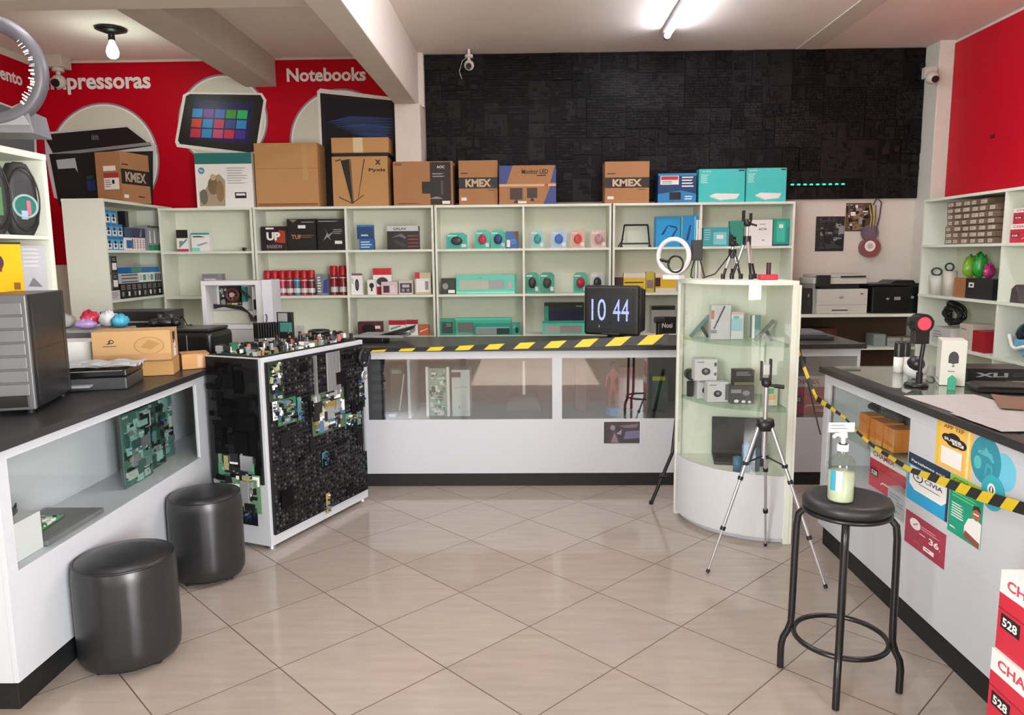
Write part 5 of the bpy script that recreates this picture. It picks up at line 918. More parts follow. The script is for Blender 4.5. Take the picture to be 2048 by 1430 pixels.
m_ = MB(); m_.cyl((0, 0, .178), (0, 0, .2), .019, PAPER, n=24); m_.cyl((0, 0, .2), (0, 0, .225), .007, PAPER); m_.cyl((0, 0, .225), (0, 0, .242), .014, PAPER, r1=.012); m_.tube([(0, 0, .234), (-.03, -.004, .236), (-.042, -.006, .228)], .006, PAPER); m_.build('pump', t)
MB().cyl((0, 0, .199), (0, 0, .2025), .0145, K2, n=20).build('pump_collar', t)
a = onY(1661, 840, by-.012).x; b = onY(1713, 840, by-.012).x; t = thing('notice_card', 'small white notice card with two lines of print above the gel bottle pump', 'card', ((a+b)/2, by, SZT+.2445), 0)
MB().box(-(b-a)/2, (b-a)/2, -.001, .001, 0, .032, PAPER).art((-(b-a)/2, -.001, 0), (b-a, 0, 0), (0, 0, .032), (0, -1, 0), [('l', .08, .15, .92, .85, 2, GRY)]).build('card', t); MB().box(-(b-a)/2, -(b-a)/2+.05, 0, .012, -.0015, 0, PAPER).build('tab', t)
# ------------------------------------------------------------------ camera tripod on the floor
hub = onY(1530, 848, 3.53); TXC, TYC = hub.x, 3.53
t = thing('tripod', 'silver camera tripod standing open in front of the showcase', 'tripod', (TXC, TYC, 0)); AL = M('#c8c9ca', .28, .7)
def V3(v): return Vector((v[0]-TXC, v[1]-TYC, v[2]))
HZ = hub.z; feet = [onZ(1415, 1144, 0.004), onZ(1652, 1175, 0.004), Vector((TXC+.095, TYC+.235, .004))]
feet[2] = onZ(1531, 1092, .004); feet[2] = Vector((onY(1531, 1085, 3.80).x, 3.80, .004))
for f_ in feet:
    f_ = V3(f_); d_ = Vector((f_.x, f_.y, 0)).normalized(); a_ = Vector((d_.x*.03, d_.y*.03, HZ)); g_ = MB()
    for u0, u1, r_ in ((0, .36, .0095), (.36, .70, .0075), (.70, .985, .0055)): g_.cyl(a_.lerp(f_, u0), a_.lerp(f_, u1), r_, AL, n=10)
    lg = g_.build('leg', t)
    for u in (.36, .70): MB().cyl(a_.lerp(f_, u-.012), a_.lerp(f_, u+.012), .013, BLK, n=10).build('leg_clamp', lg)
    MB().cyl(a_.lerp(f_, .98), f_, .009, BLK, n=10).build('rubber_foot', lg)
    k_ = a_.lerp(f_, .26); MB().tube([k_, Vector((0, 0, HZ-.155))], .004, BLK, 8).build('brace', t)
    MB().cyl(k_-Vector((0, 0, .008)), k_+Vector((0, 0, .008)), .014, BLK, n=10).build('brace_joint', t)
MB().lathe([(0, HZ-.03), (.035, HZ-.03), (.045, HZ-.005), (.04, HZ+.025), (0, HZ+.025)], BLK, 18).build('hub', t)
tz = onY(1530, 770, 3.53).z
m_ = MB(); m_.cyl((0, 0, HZ-.17), (0, 0, tz), .011, AL); m_.build('centre_column', t)
m_ = MB(); m_.ell((0, 0, tz+.01), .024, .024, .024, BLK); m_.cyl((0, 0, tz), (.075, -.02, tz-.006), .007, BLK, n=10); m_.cyl((.035, -.01, tz-.003), (.078, -.021, tz-.007), .010, BLK, n=10); m_.build('pan_head', t)
ty = onY(1526, 722, 3.53).z; m_ = MB(); m_.box(-.03, -.022, -.008, .012, tz+.02, ty, BLK); m_.box(.012, .022, -.008, .012, tz+.02, ty+.01, BLK); m_.box(-.03, .022, -.004, .01, tz+.02, tz+.034, BLK); m_.box(-.02, .01, -.012, -.004, tz+.05, ty-.015, SIL); m_.build('phone_clamp', t, .002)
# black stand leg behind the showcase
t = thing('light_stand', 'black stand leg leaning behind the left post of the showcase', 'light stand', (onZ(1302, 1008, 0).x, onZ(1302, 1008, 0).y, 0)); f_ = t.location
e_ = onY(1345, 905, 4.46)-f_; c_ = e_*.55
MB().cyl((0, 0, .004), e_, .011, BLK, n=10).build('leg', t); MB().cyl(e_, (e_.x+.06, e_.y+.1, .75), .012, BLK, n=10).build('pole', t); MB().cyl(c_-Vector((.02, 0, 0)), c_+Vector((.03, 0, 0)), .014, BLK, n=10).build('knob', t); MB().cyl((0, 0, 0), (.002, 0, .02), .014, BLKM, n=10).build('rubber_foot', t)
# ------------------------------------------------------------------ showcase contents (three levels) and top
def sc_at(px, Y): return onY(px, 700, Y).x
G1, G2, G0 = 1.0665, .7215, .366
def stand(label, x, y, z, s_, m, lean):
    t = thing('phone_stand', label, 'phone stand', (x, y, z+.001), lean)
    m_ = MB(); m_.M = Matrix.Rotation(math.radians(40), 4, 'Y'); m_.box(-.006, .006, -.03, .03, .0, s_*1.35, m); m_.build('plate', t, .002).location = (-s_*.45, 0, .004)
    m_ = MB(); m_.M = Matrix.Rotation(math.radians(-30), 4, 'Y'); m_.box(-.007, .007, -.026, .026, 0, s_*.62, DGR); m_.build('support', t, .002).location = (s_*.36, 0, .004)
stand('folding teal and grey phone stand on the upper glass shelf, left side', sc_at(1399, 4.275), 4.275, G1, .12, M('#5d8580', .4), -.1)
stand('thin dark folding phone stand on the upper glass shelf, right side', sc_at(1528, 4.06), 4.06, G1, .11, M('#5f655f', .4), -.15)
carton('phone_box', 'white phone box with a slanted pen picture and red corner on the upper glass shelf', 'box', sc_at(1440, 4.17), 4.17, G1, .11, .05, onY(1434, 610, 4.2).z-G1, Q('#c9cacb', .4), [('p', [(.12, .32), (.2, .3), (.72, .96), (.64, .98)], Q('#55585b', .4)), ('r', 0, .6, .16, .85, Q('#c0706c', .4)), ('r', 0, .18, .3, .28, GRY)])
carton('phone_box', 'pale blue and white phone box in the middle of the upper glass shelf', 'box', sc_at(1473, 4.18), 4.18, G1, .07, .04, onY(1473, 624, 4.18).z-G1, Q('#d6dcdc', .4), [('r', 0, .3, .9, .75, Q('#9ccbd6', .4)), ('e', .4, .8, .25, .06, Q('#6fc0a8', .4)), ('r', 0, .9, 1, 1, Q('#d8b0bc', .4))])
carton('phone_box', 'narrow teal and grey box behind the right phone stand', 'box', sc_at(1511, 4.22), 4.22, G1, .05, .04, .13, Q('#5c8f92', .4), [('r', 0, 0, .3, 1, PAPER)])
cam_art = [('e', .5, .42, .2, .17, Q('#3a3c3e', .4)), ('e', .5, .44, .08, .07, GRY), ('l', .1, .78, .5, .9, 1, GRY)]
CW = Q('#cfd0d1', .45)
hA = onY(1380, 764, 4.12).z-G2
carton('camera_box', 'white camera box at the lower left of the stack on the lower glass shelf', 'box', sc_at(1413, 4.21), 4.21, G2, .095, .08, hA, CW, cam_art)
carton('camera_box', 'white camera box at the lower right of the stack on the lower glass shelf', 'box', sc_at(1438, 4.10), 4.10, G2, .115, .08, hA, CW, cam_art+[('r', .86, .1, .98, .9, Q('#6a6c6e', .4))])
carton('camera_box', 'white camera box topmost of the stack on the lower glass shelf', 'box', sc_at(1413, 4.15), 4.15, G2+hA+.002, .125, .08, hA*1.08, CW, cam_art+[('e', .92, .75, .06, .1, Q('#5a5c5e', .4)), ('e', .92, .3, .06, .08, Q('#5a5c5e', .4))])
t = thing('camera', 'black security camera on a slim stand beside the white camera boxes', 'camera', (sc_at(1382, 4.275), 4.275, G2+.001), 0)
MB().box(-.018, .018, -.015, .015, 0, .09, BLK).build('stand', t, .004); m_ = MB(); m_.cyl((0, -.03, .13), (0, .03, .13), .032, BLK); m_.cyl((0, -.034, .13), (0, -.03, .13), .02, DGR); m_.build('head', t)
bx_ = sc_at(1488, 4.05)
carton('router_box', 'dark grey electronics box with white round pictures on the lower glass shelf', 'box', bx_, 4.05, G2, .13, .08, .1, Q('#4a4b4b', .4), [('r', .02, .6, .45, .8, GRY), ('e', .25, .15, .1, .09, PAPER), ('e', .55, .12, .09, .08, PAPER), ('e', .8, .1, .07, .07, PAPER), ('e', .65, .6, .15, .15, GRY)])
carton('router_box', 'black box on top of the dark grey electronics box', 'box', bx_+.01, 4.06, G2+.102, .11, .07, .085, Q('#2b2c2c', .4), [('l', .1, .6, .9, .9, 3, GRY), ('r', 0, 0, 1, .2, Q('#6f6c4c', .4))])
carton('card_box', 'small white box with coloured squares at the right of the lower glass shelf', 'box', sc_at(1546, 4.0), 4.0, G2, .07, .05, .105, Q('#cdc9b4', .45), [('r', .3, .6, .7, .9, Q('#3fa070', .4)), ('r', .0, .6, .2, .95, Q('#c0605c', .4)), ('r', .3, .3, .8, .56, Q('#d0a86a', .4)), ('r', 0, 0, .3, .25, Q('#c0605c', .4)), ('r', .0, .3, .25, .55, Q('#7fb0c0', .4))])
t = thing('laptop', 'black laptop standing open on the base of the showcase', 'laptop', (1.212, 4.185, G0+.001), math.radians(-10))
MB().box(-.14, .14, -.125, .06, 0, .018, M('#3a3b3c', .35)).art((-.14, -.125, .018), (.28, 0, 0), (0, .185, 0), (0, 0, 1), [('r', .06, .4, .94, .92, Q('#1b1b1c', .4)), ('r', .36, .08, .64, .34, Q('#2b2b2c', .4))]).build('keyboard_base', t, .003)
m_ = MB(); m_.M = Matrix.Translation((0, .06, .016)) @ Matrix.Rotation(math.radians(-12), 4, 'X'); m_.box(-.14, .14, 0, .01, 0, .215, M('#1c1c1d', .35)).art((-.14, 0, 0), (.28, 0, 0), (0, 0, .215), (0, -1, 0), [('r', .05, .1, .95, .94, Q('#262728', .25))]); m_.build('screen', t, .003)
for i, (px, h, c_, lb) in enumerate(((1482, .085, '#3f6f8c', 'short blue paper cup shape in front of the laptop'), (1500, .15, '#5f86a4', 'tall pale blue plastic tube beside the laptop'), (1519, .12, '#44586f', 'dark blue plastic tube at the right of the laptop'))):
    m_ = MB(); m_.lathe([(0, 0), (.022, 0), (.024, h), (.021, h), (.02, h-.01), (0, h-.01)], M(c_, .25), 20); o = m_.build('plastic_tube', None, 0, (sc_at(px, 3.935+.015*i), 3.935+.015*i, G0+.001)); tag(o, lb, 'tube')
# ring light and gadgets on the showcase top
t0 = SH+.001; rx = onY(1347, 512, 4.2).x; rzc = onY(1347, 512, 4.2).z
t = thing('ring_light', 'white ring light with a black phone holder leaning on the showcase top', 'ring light', (rx, 4.2, t0), math.radians(-38))
rr_ = (onY(1347, 474, 4.2).z-onY(1347, 550, 4.2).z)/2-.012
m_ = MB(); m_.ring((0, 0, rzc-t0), rr_, .013, M('#e3e0e2', .35), 'y', 48, 12); m_.build('ring', t)
m_ = MB(); m_.ring((0, .012, rzc-t0), rr_+.003, .010, BLK, 'y', 48, 10); m_.build('back_frame', t)
m_ = MB(); m_.cyl((-.02, -.01, rzc-t0-rr_*.35), (-.085, .0, rzc-t0-.02), .009, BLK, n=10); m_.ring((.02, -.012, rzc-t0-.045), .045, .006, BLK, 'y', 32, 8, 1.0); m_.build('phone_holder', t)
MB().box(-.05, .05, -.03, .04, 0, max(.012, rzc-t0-rr_-.012), PAPER).build('base', t, .003)
px_ = onY(1393, 500, 4.25).x; t = thing('light_pole', 'silver rod carrying a black controller box on the showcase top', 'pole', (px_, 4.25, t0), 0)
pz = lambda y: onY(1393, y, 4.25).z-t0
MB().cyl((0, 0, 0), (0, 0, pz(440)), .006, SIL, n=10).cyl((.012, 0, pz(520)), (.012, 0, pz(440)), .004, SIL, n=8).build('rod', t); MB().box(-.03, .03, -.02, .014, pz(521), pz(480), BLK).build('controller', t, .003)
m_ = MB(); m_.tube([(-.012, -.01, pz(520)), (-.03, -.02, pz(540)), (-.032, -.02, .012), (-.02, -.02, .004)], .004, BLK, 8); m_.tube([(.02, -.01, pz(520)), (.035, -.01, pz(540)), (.045, -.02, .005)], .004, BLK, 8); m_.build('cable', t)
def mini_tripod(label, px, Y, ptop, lean, spread, folded=False):
    x = onY(px, 540, Y).x; zt = onY(px, ptop, Y).z-t0; t = thing('mini_tripod', label, 'tripod', (x, Y, t0), lean)
    hz = zt*.55
    for k in range(3):
        a = 2*PI*k/3+.4; f_ = Vector((spread*math.cos(a), spread*math.sin(a), .008)); c_ = Vector((.012*math.cos(a), .012*math.sin(a), hz)); g_ = MB(); g_.cyl(c_, c_.lerp(f_, .6), .0095, AL, n=10); g_.cyl(c_.lerp(f_, .6), f_, .007, BLK, n=10); g_.build('leg', t)
        MB().cyl(f_+Vector((0, 0, -.008)), f_+Vector((0, 0, .02)), .012, BLK, n=10).build('rubber_foot', t)
    MB().cyl((0, 0, hz-.02), (0, 0, hz+.03), .022, BLK, n=14).build('hub', t); MB().cyl((0, 0, hz), (0, 0, zt*.82), .008, AL, n=10).build('centre_column', t)
    m_ = MB(); m_.ell((0, 0, zt*.82), .022, .02, .022, BLK); m_.box(-.03, -.02, -.01, .01, zt*.84, zt, BLK); m_.box(.014, .022, -.01, .01, zt*.84, zt*.96, BLK); m_.cyl((0, 0, zt*.82), (.05, -.01, zt*.78), .006, BLK, n=8); m_.build('phone_clamp', t)
mini_tripod('taller silver and black small tripod standing on the showcase top', 1492, 4.14, 421, .2, .075)
mini_tripod('shorter silver and black small tripod at the left on the showcase top', 1464, 4.20, 470, .9, .055)
cx_ = onY(1526, 552, 4.1).x; t = thing('gadget_box', 'small flat red gadget with a dark knob on the showcase top', 'gadget', (cx_, 3.99, t0)); MB().box(-.05, .04, -.02, .05, 0, .028, M('#c8344c', .4)).build('body', t, .004); MB().cyl((0, .02, .028), (0, .02, .09), .012, M('#4a1a24', .4), n=12).build('knob', t)
m_ = MB(); P_ = [onY(1405, 556, 4.12), onY(1430, 548, 4.12), onY(1452, 520, 4.14), onY(1466, 500, 4.10), onY(1475, 520, 4.06), onY(1480, 552, 4.05)]
for q_ in P_: q_.z = max(q_.z, t0+.005)
m_.tube(P_, .004, BLK, 8); tag(m_.build('cable'), 'black cable looping between the gadgets on the showcase top', 'cable')
# ------------------------------------------------------------------ right counter: stickers and posters
def poster(name, label, cat, tl, br, art, base=PAPER, lift=0, X=RX0):
    a = onX(tl[0], tl[1], X); b = onX(br[0], br[1], X); m_ = MB(); e = .0012+lift
    m_.box(X-e, X-.0003, b.y, a.y, b.z, a.z, base); m_.art((X-e, a.y, b.z), (0, b.y-a.y, 0), (0, 0, a.z-b.z), (-1, 0, 0), art, .0004)
    o = m_.build(name); return tag(o, label, cat)
NV, CY = Q('#22324a', .5), Q('#1f9fd0', .5)
poster('poster', 'blue and white poster reading CIVIA with a round swirl mark', 'poster', (1819, 902), (1895, 1046), [('r', 0, .76, 1, 1, NV), ('t', .08, .81, .07, 'Parcelamos aqui', PAPER, 'l', .02, .8), ('r', 0, 0, .94, .76, CY), ('r', .94, 0, 1, .76, NV), ('p', [(.06, .74), (.95, .74), (.95, .36), (.85, .26), (.2, .26), (.06, .36)], PAPER), ('e', .27, .55, .13, .1, NV), ('e', .27, .55, .10, .075, PAPER), ('e', .27, .55, .04, .03, Q('#3f8fa8', .5)), ('t', .44, .51, .09, 'CIVIA', NV, 'l', .02, .42), ('l', .3, .4, .85, .45, 1, GRY)])
MR = Q('#a03348', .5)
poster('poster', 'dark red poster with a white circle and the number 36', 'poster', (1813, 1017), (1888, 1140), [('e', .26, .72, .14, .16, PAPER), ('p', [(.2, .68), (.32, .8), (.34, .76), (.22, .64)], Q('#c88a96', .5)), ('l', .42, .66, .92, .8, 2, Q('#d49aa6', .5)), ('t', .62, .42, .18, '36', PAPER, 'l', .03, .24), ('t', .88, .40, .06, ',', PAPER), ('l', .38, .5, .6, .56, 1, PAPER), ('r', .5, .14, .76, .26, PAPER), ('l', .54, .17, .72, .23, 1, MR), ('l', .26, .2, .46, .24, 1, Q('#c06a78', .5))], MR)
OR_ = Q('#f0bd58', .5)
poster('poster', 'yellow orange poster with a black cloud shaped badge above a pale square', 'poster', (1876, 835), (1941, 962), [('r', .0, 0, .1, 1, Q('#e0bf3a', .5)), ('r', .86, 0, .93, 1, Q('#f6dc94', .5)), ('t', .2, .86, .08, 'APP TEF', Q('#7a4a1c', .5), 'l', .02, .56),
  ('e', .32, .66, .15, .09, K2), ('e', .5, .7, .18, .1, K2), ('e', .7, .62, .16, .1, K2), ('e', .5, .6, .2, .09, K2), ('t', .24, .615, .06, 'SUPER', PAPER, 'l', .03, .5), ('r', .48, .57, .78, .63, PAPER), ('t', .5, .58, .04, 'TEF', K2, 'l', .03, .24), ('r', .18, .1, .76, .46, PAPER)], OR_)
poster('poster', 'green poster lettered CDL with a person in a white shirt cut out at the corner', 'poster', (1903, 945), (1960, 1101), [('r', 0, .82, 1, 1, Q('#8fc03c', .5)), ('p', [(.55, 1), (1, 1), (1, .82), (.5, .82)], Q('#b8c82c', .5)), ('t', .08, .86, .1, 'CDL', Q('#3f8a3a', .5), 'l', .02, .55), ('l', .1, .62, .9, .78, 3, Q('#5fcf7a', .5)), ('l', .1, .28, .5, .54, 6, PAPER), ('p', [(.52, .06), (1, .0), (1, .42), (.82, .46), (.62, .4), (.52, .24)], PAPER), ('p', [(.5, .06), (.98, 0), (.98, .1), (.55, .18)], Q('#8a4a40', .5)), ('e', .84, .54, .12, .11, Q('#a8624a', .5)), ('p', [(.72, .56), (.76, .66), (.9, .68), (.97, .58), (.84, .62)], Q('#3a241e', .5)), ('l', .76, .5, .92, .55, 1, PAPER), ('l', .08, .08, .3, .13, 1, PAPER)], Q('#0f9a78', .5))
def disc(label, cx, cy, ry_, col, art=(), lift=0):
    c_ = onX(cx, cy, RX0); r_ = (onX(cx, cy-ry_, RX0).z-onX(cx, cy+ry_, RX0).z)/2; m_ = MB(); e = .0012+lift; n = 40
    m_.prism([(c_.y+r_*math.cos(2*PI*i/n), c_.z+r_*math.sin(2*PI*i/n)) for i in range(n)], 'x', RX0-.0004-lift*.7, RX0-e, M(col, .5))
    if art: m_.art((RX0-e, c_.y+r_, c_.z-r_), (0, -2*r_, 0), (0, 0, 2*r_), (-1, 0, 0), art, .0004)
    tag(m_.build('sticker'), label, 'sticker')
disc('pale blue round sticker overlapped by the big teal circle', 2008, 945, 38, '#6fc4dc')
disc('large teal round sticker with pale drawings on the right counter', 1972, 921, 49, '#2f8f9e', [('t', .25, .6, .08, 'ACESSIVEL', Q('#7fd0d4', .5), 'l', .02, .5), ('e', .26, .4, .13, .14, Q('#56b6bc', .5)), ('p', [(.45, .7), (.75, .5), (.8, .55), (.5, .78)], Q('#56b6bc', .5)), ('p', [(.5, .2), (.55, .45), (.75, .45), (.8, .2), (.72, .2), (.7, .38), (.6, .38), (.56, .2)], Q('#46a6b0', .5))], .0016)
disc('smaller turquoise round sticker with a white dot below the large teal circle', 1988, 986, 36, '#35a8b4', [('e', .46, .58, .18, .18, PAPER), ('e', .46, .58, .1, .1, K2), ('r', .42, .5, .5, .66, PAPER)], .0052)
# inside the right counter
XG = 1.66
def rcin(name, label, cat, px, py, X, z, w, d, h, col, art=(), rz=-PI/2): return carton(name, label, cat, X, onX(px, py, X).y, z, w, d, h, col, art, None, rz)
OG = Q('#d07a24', .4)
for i, (px, w, lb) in enumerate(((1726, .10, 'orange box nearest the far end on the glass shelf of the right counter'), (1752, .12, 'orange box in the middle of the glass shelf of the right counter'), (1778, .10, 'orange box with pale edge nearest the viewer on the glass shelf'))):
    rcin('tool_box', lb, 'box', px, 870, XG, .642, w, .1, .115-.004*i, OG, [('r', 0, 0, 1, .2, Q('#e09a3c', .4)), ('r', .42, 0, .46, 1, Q('#a85f1c', .4))]+([('r', .9, 0, 1, 1, Q('#c9a080', .5))] if i == 2 else []))
for i, (px, py, r_, lb) in enumerate(((1740, 838, .035, 'black tool grip lying on the orange boxes'), (1776, 835, .045, 'dark grey cable tool bundle on the orange boxes'))):
    y_ = onX(px, py, XG+.04).y; m_ = MB(); m_.tube([(0, -.07, .02), (.01, -.03, .03), (0, .02, .03), (.02, .07, .022)], [r_*.3, r_*.5, r_*.45, r_*.3], DGR if i else BLK, 10); m_.tube([(0, 0, .03), (.03, .03, .05), (.02, .06, .03)], .008, BLK, 8); o = m_.build('hand_tool', None, 0, (XG+.05, y_, .642+.1155), .2*i); tag(o, lb, 'tool')
rcin('metal_box', 'grey metal box behind the glass at the near end of the right counter window', 'box', 1800, 850, XG+.14, .642, .16, .12, .19, Q('#5f6264', .4), [('e', .5, .6, .04, .03, SIL), ('l', .1, .2, .5, .5, 3, Q('#8aa0aa', .4))])
y_ = onX(1790, 1000, 1.70).y
ream('paper_carton', 'upper red paper carton behind the glass of the right counter', 1.66, onX(1772, 980, 1.66).y, .429+.0, .34, .22, .19, -PI/2)
carton('cable_bag', 'clear pack of cables in front of the red carton in the right counter', 'pack', 1.60, onX(1792, 1020, 1.60).y, .429, .16, .05, .09, Q('#b9bcbd', .3), [('l', .1, .2, .9, .8, 4, Q('#8a8ca8', .4)), ('r', .2, .1, .5, .5, Q('#a8c8bc', .4))], None, -PI/2)
# ------------------------------------------------------------------ right counter top
def rt(px, py): v = onZ(px, py, TOPZ); return v.x, v.y
x, y = rt(1832, 772); t = thing('desk_microscope', 'black gooseneck camera stand with a glowing red ring lamp', 'camera stand', (x, y, TZ), 0)
zt = onY(1832, 646, y).z-TZ; sc_ = (onY(1852, 700, y).x-onY(1815, 700, y).x)
MB().lathe([(0, 0), (.05, 0), (.048, .012), (0, .014)], BLK, 24).build('base', t)
m_ = MB(); m_.tube([(.012, 0, .012), (.014, 0, zt*.4), (.022, .0, zt*.7), (.014, .01, zt*.92), (0, .0, zt)], .009, BLK, 10); m_.cyl((.012, 0, .012), (.012, 0, .06), .014, BLKM, n=12); m_.build('gooseneck', t)
m_ = MB(); m_.cyl((0, -.035, zt), (0, .02, zt), .042, BLK, n=28); m_.box(-.035, .03, -.03, .01, zt-.09, zt-.03, BLK); m_.box(-.058, -.04, -.01, .01, zt-.012, zt+.012, BLK); m_.box(.04, .058, -.01, .01, zt-.012, zt+.012, BLK); m_.build('head', t, .003)
MB().cyl((0, -.039, zt), (0, -.035, zt), .028, emit('#ff2a34', 2.2), n=28).build('lamp', t)
for i, (px, lb) in enumerate(((1796, 'small black capped white bottle, left of the pair on the right counter'), (1809, 'small black capped white bottle, right of the pair on the right counter'))):
    x, y = rt(px, 744); y = y-.0+.02*i; t = thing('spray_bottle', lb, 'bottle', (onY(px, 735, y).x, y, TZ)); h = onY(px, 683, y).z-TZ
    MB().lathe([(0, 0), (.022, 0), (.022, h*.5), (0, h*.5)], PAPER, 18).build('bottle', t); MB().lathe([(.0225, h*.5), (.0225, h*.93), (.018, h), (0, h)], BLK, 18).build('cap', t)
x, y = rt(1908, 772); w_ = onY(1921, 730, y).x-onY(1876, 730, y).x
t = carton('camera_box', 'tall white camera box with a black lens picture on the right counter', 'box', x-.01, y, TZ, w_*1.0, .14, onY(1900, 682, y).z-TZ, Q('#deded2', .45), [('e', .5, .62, .2, .14, Q('#3a3d40', .4)), ('r', .3, .5, .7, .64, Q('#3a3d40', .4)), ('e', .5, .44, .06, .03, GRY), ('l', .3, .28, .7, .34, 1, GRY)], None, math.radians(-22), [('e', .4, .1, .06, .03, K2), ('e', .62, .11, .05, .03, K2)])
x, y = rt(1862, 757); t = thing('camera', 'round white security camera with black face lying beside the tall white box', 'camera', (x-.075, y-.0, TZ), .5)
m_ = MB(); m_.ell((0, 0, .052), .06, .05, .052, M('#d9d9d6', .35)); m_.build('body', t); m_ = MB(); m_.ell((-.03, -.02, .075), .034, .04, .036, BLK); m_.build('lens_cover', t); MB().cyl((.03, 0, .0), (.03, 0, .02), .03, PAPER, n=20).build('foot', t)
x, y = rt(1912, 781); m_ = MB(); m_.prism([(-.016, 0), (.016, 0), (.016, .05), (0, .066), (-.016, .05)], 'y', 0, .012, M('#2fa07c', .4)); o = m_.build('plastic_clip', None, .002, (x-.02, y-.0, TZ), -.4); tag(o, 'small green clip in front of the tall white camera box', 'clip')
x, y = rt(1960, 778); t = thing('card_reader', 'flat black tablet shaped tray on the glass of the right counter', 'tray', (x+.10, y-.05, TZ), -.25); MB().prism([(-.14, 0), (.14, 0), (.155, .02), (-.155, .02)], 'y', -.07, .07, M('#1f2020', .3)).build('body', t, .004); MB().prism([(-.16, .021), (.15, .021), (.15, .03), (-.13, .03)], 'y', -.08, .06, BLK).build('cover', t, .003)
x, y = rt(2020, 772); carton('device_box', 'black box with grey lettering at the right edge of the right counter', 'box', x+.03, y+.12, TZ, .28, .16, onY(2010, 738, y+.12).z-TZ, BLK, [('t', .12, .3, .36, 'XLI', GRY, 'l', .04, .5), ('l', .7, .3, .95, .7, 2, DGR)], None, -.1)
x, y = rt(2000, 800); sheet('cardboard_sheet', 'brown cardboard sheet on the papers at the right edge', 'sheet', 1.99, 2.82, TZ+.006, .34, .3, -.45, M('#7a5a44', .7), .004, 5)
for i, (px, py, w, d, rz, lb) in enumerate(((1905, 802, .30, .42, .05, 'large white paper sheet on the glass of the right counter'), (1990, 838, .26, .34, .02, 'white paper sheet nearer the viewer on the right counter'))):
    x, y = rt(px, py); sheet('paper_sheet', lb, 'sheet', x+.02, y-.06, TZ+.003*i, w, d*.85, rz, M('#b9b9b4', .6), .0015, 7+i)
# ------------------------------------------------------------------ right wall shelves
XSF = 3.2
def rsh(name, label, cat, p0, p1, pt, z, d, col, art=(), g=None, X=XSF+.02, rz=-PI/2):
    a, b = onX(p0, pt+30, X), onX(p1, pt+30, X); h = onX((p0+p1)/2, pt, X).z-z
    return carton(name, label, cat, X, (a.y+b.y)/2, z, abs(a.y-b.y), d, h, col, art, g, rz)
BRN = Q('#75604e', .7); ya, yb = onX(1893, 440, 3.22).y, onX(1993, 440, 3.22).y; zb = 1.597
nc, nr = 6, 7; cwid = (ya-yb)/nc; chh_ = (onX(1940, 402, 3.22).z-zb)/nr; rr = random.Random(8)
for c_ in range(nc):
    for r_ in range(nr):
        if c_ == 5 and r_ > 5: continue
        carton('small_carton', 'small brown parts carton with a pale label in the block on the top right shelf', 'carton', 3.215+rr.uniform(0, .012), yb+cwid*(nc-c_-.5), zb+chh_*r_+.0015*r_, cwid*.97, .2, chh_*.94, BRN, [('r', .12, .2, .12+rr.uniform(.45, .78), .78, Q('#c9c0b2', .6)), ('l', .2, .35, .6, .6, 2, BRN)], 'brown parts cartons on the top right shelf', -PI/2, (), 0)
ream('paper_carton', 'red and white paper carton at the right end of the top right shelf', 3.215, 4.88, zb, .34, .22, .12, -PI/2)
ream('paper_carton', 'white and red carton lying upon another at the top right shelf end', 3.215, 4.86, zb+.122, .34, .22, .1, -PI/2)
zm = 1.205
y_ = onX(1876, 570, 3.24).y
def pot(label, px, X, z, r0, r1, h, col, cab=False):
    y_ = onX(px, 570, X).y; t = thing('pot', label, 'pot', (X, y_, z+.001)); MB().lathe([(0, 0), (r0, 0), (r1, h), (r1*.92, h), (r0*.9, .01), (0, .01)], M(col, .45), 24).build('pot', t)
    if cab:
        m_ = MB(); m_.tube([(-.02, -.02+r1*1.1*math.cos(a), h+.03+.028*math.sin(a)) for a in [k*PI/10 for k in range(20)]], .007, M('#2f3834', .4), 8, closed=True); m_.build('cable', t)
pot('white pot with a green looped cable at the far left of the middle right shelf', 1874, 3.27, zm, .05, .065, .15, '#c9c9bc', True)
pot('white cup shaped pot beside the brown box on the middle right shelf', 1899, 3.25, zm, .045, .05, .19, '#c4beae', True)
rsh('cardboard_box', 'small brown box on the middle right shelf between the pot and black box', 'box', 1907, 1929, 556, zm, .16, Q('#a06a3e', .7))
rsh('black_box', 'black box with a small white logo carrying bright plastic bags, middle right shelf', 'box', 1930, 1984, 558, zm, .18, BLK, [('r', .12, .55, .32, .8, PAPER), ('e', .22, .67, .05, .06, K2)])
zbx = onX(1957, 558, 3.22).z+.002
for i, (px, c_, rx_, rz_, lb) in enumerate(((1928, '#c9b82a', .05, .05, 'yellow plastic bag on the brown box, middle right shelf'), (1940, '#7fae2c', .035, .075, 'yellow green plastic bag on the black box, middle right shelf'), (1959, '#2f9a38', .045, .085, 'bright green plastic bag on the black box, middle right shelf'), (1978, '#b83a78', .03, .05, 'pink plastic bag at the edge of the black box, middle right shelf'))):
    if i == 0: continue
    y_ = onX(px, 545, 3.29).y; bag(lb, 3.29, y_, zbx, .05, rx_, rz_, M(c_, .3), 20+i, 'plastic bags on the black box')
m_ = MB(); y_ = onX(2042, 575, 3.25).y; m_.prism([(-.05, 0), (.06, 0), (.05, .09), (.01, .12)], 'y', -.04, .04, M('#4a4040', .5)); o = m_.build('small_device', None, .004, (3.26, y_, zm+.001), PI/2); tag(o, 'dark wedge shaped device at the right edge of the middle right shelf', 'device')
zl = .83
y0_ = onX(1905, 660, 3.26).y
m_ = MB(); rr = random.Random(31)
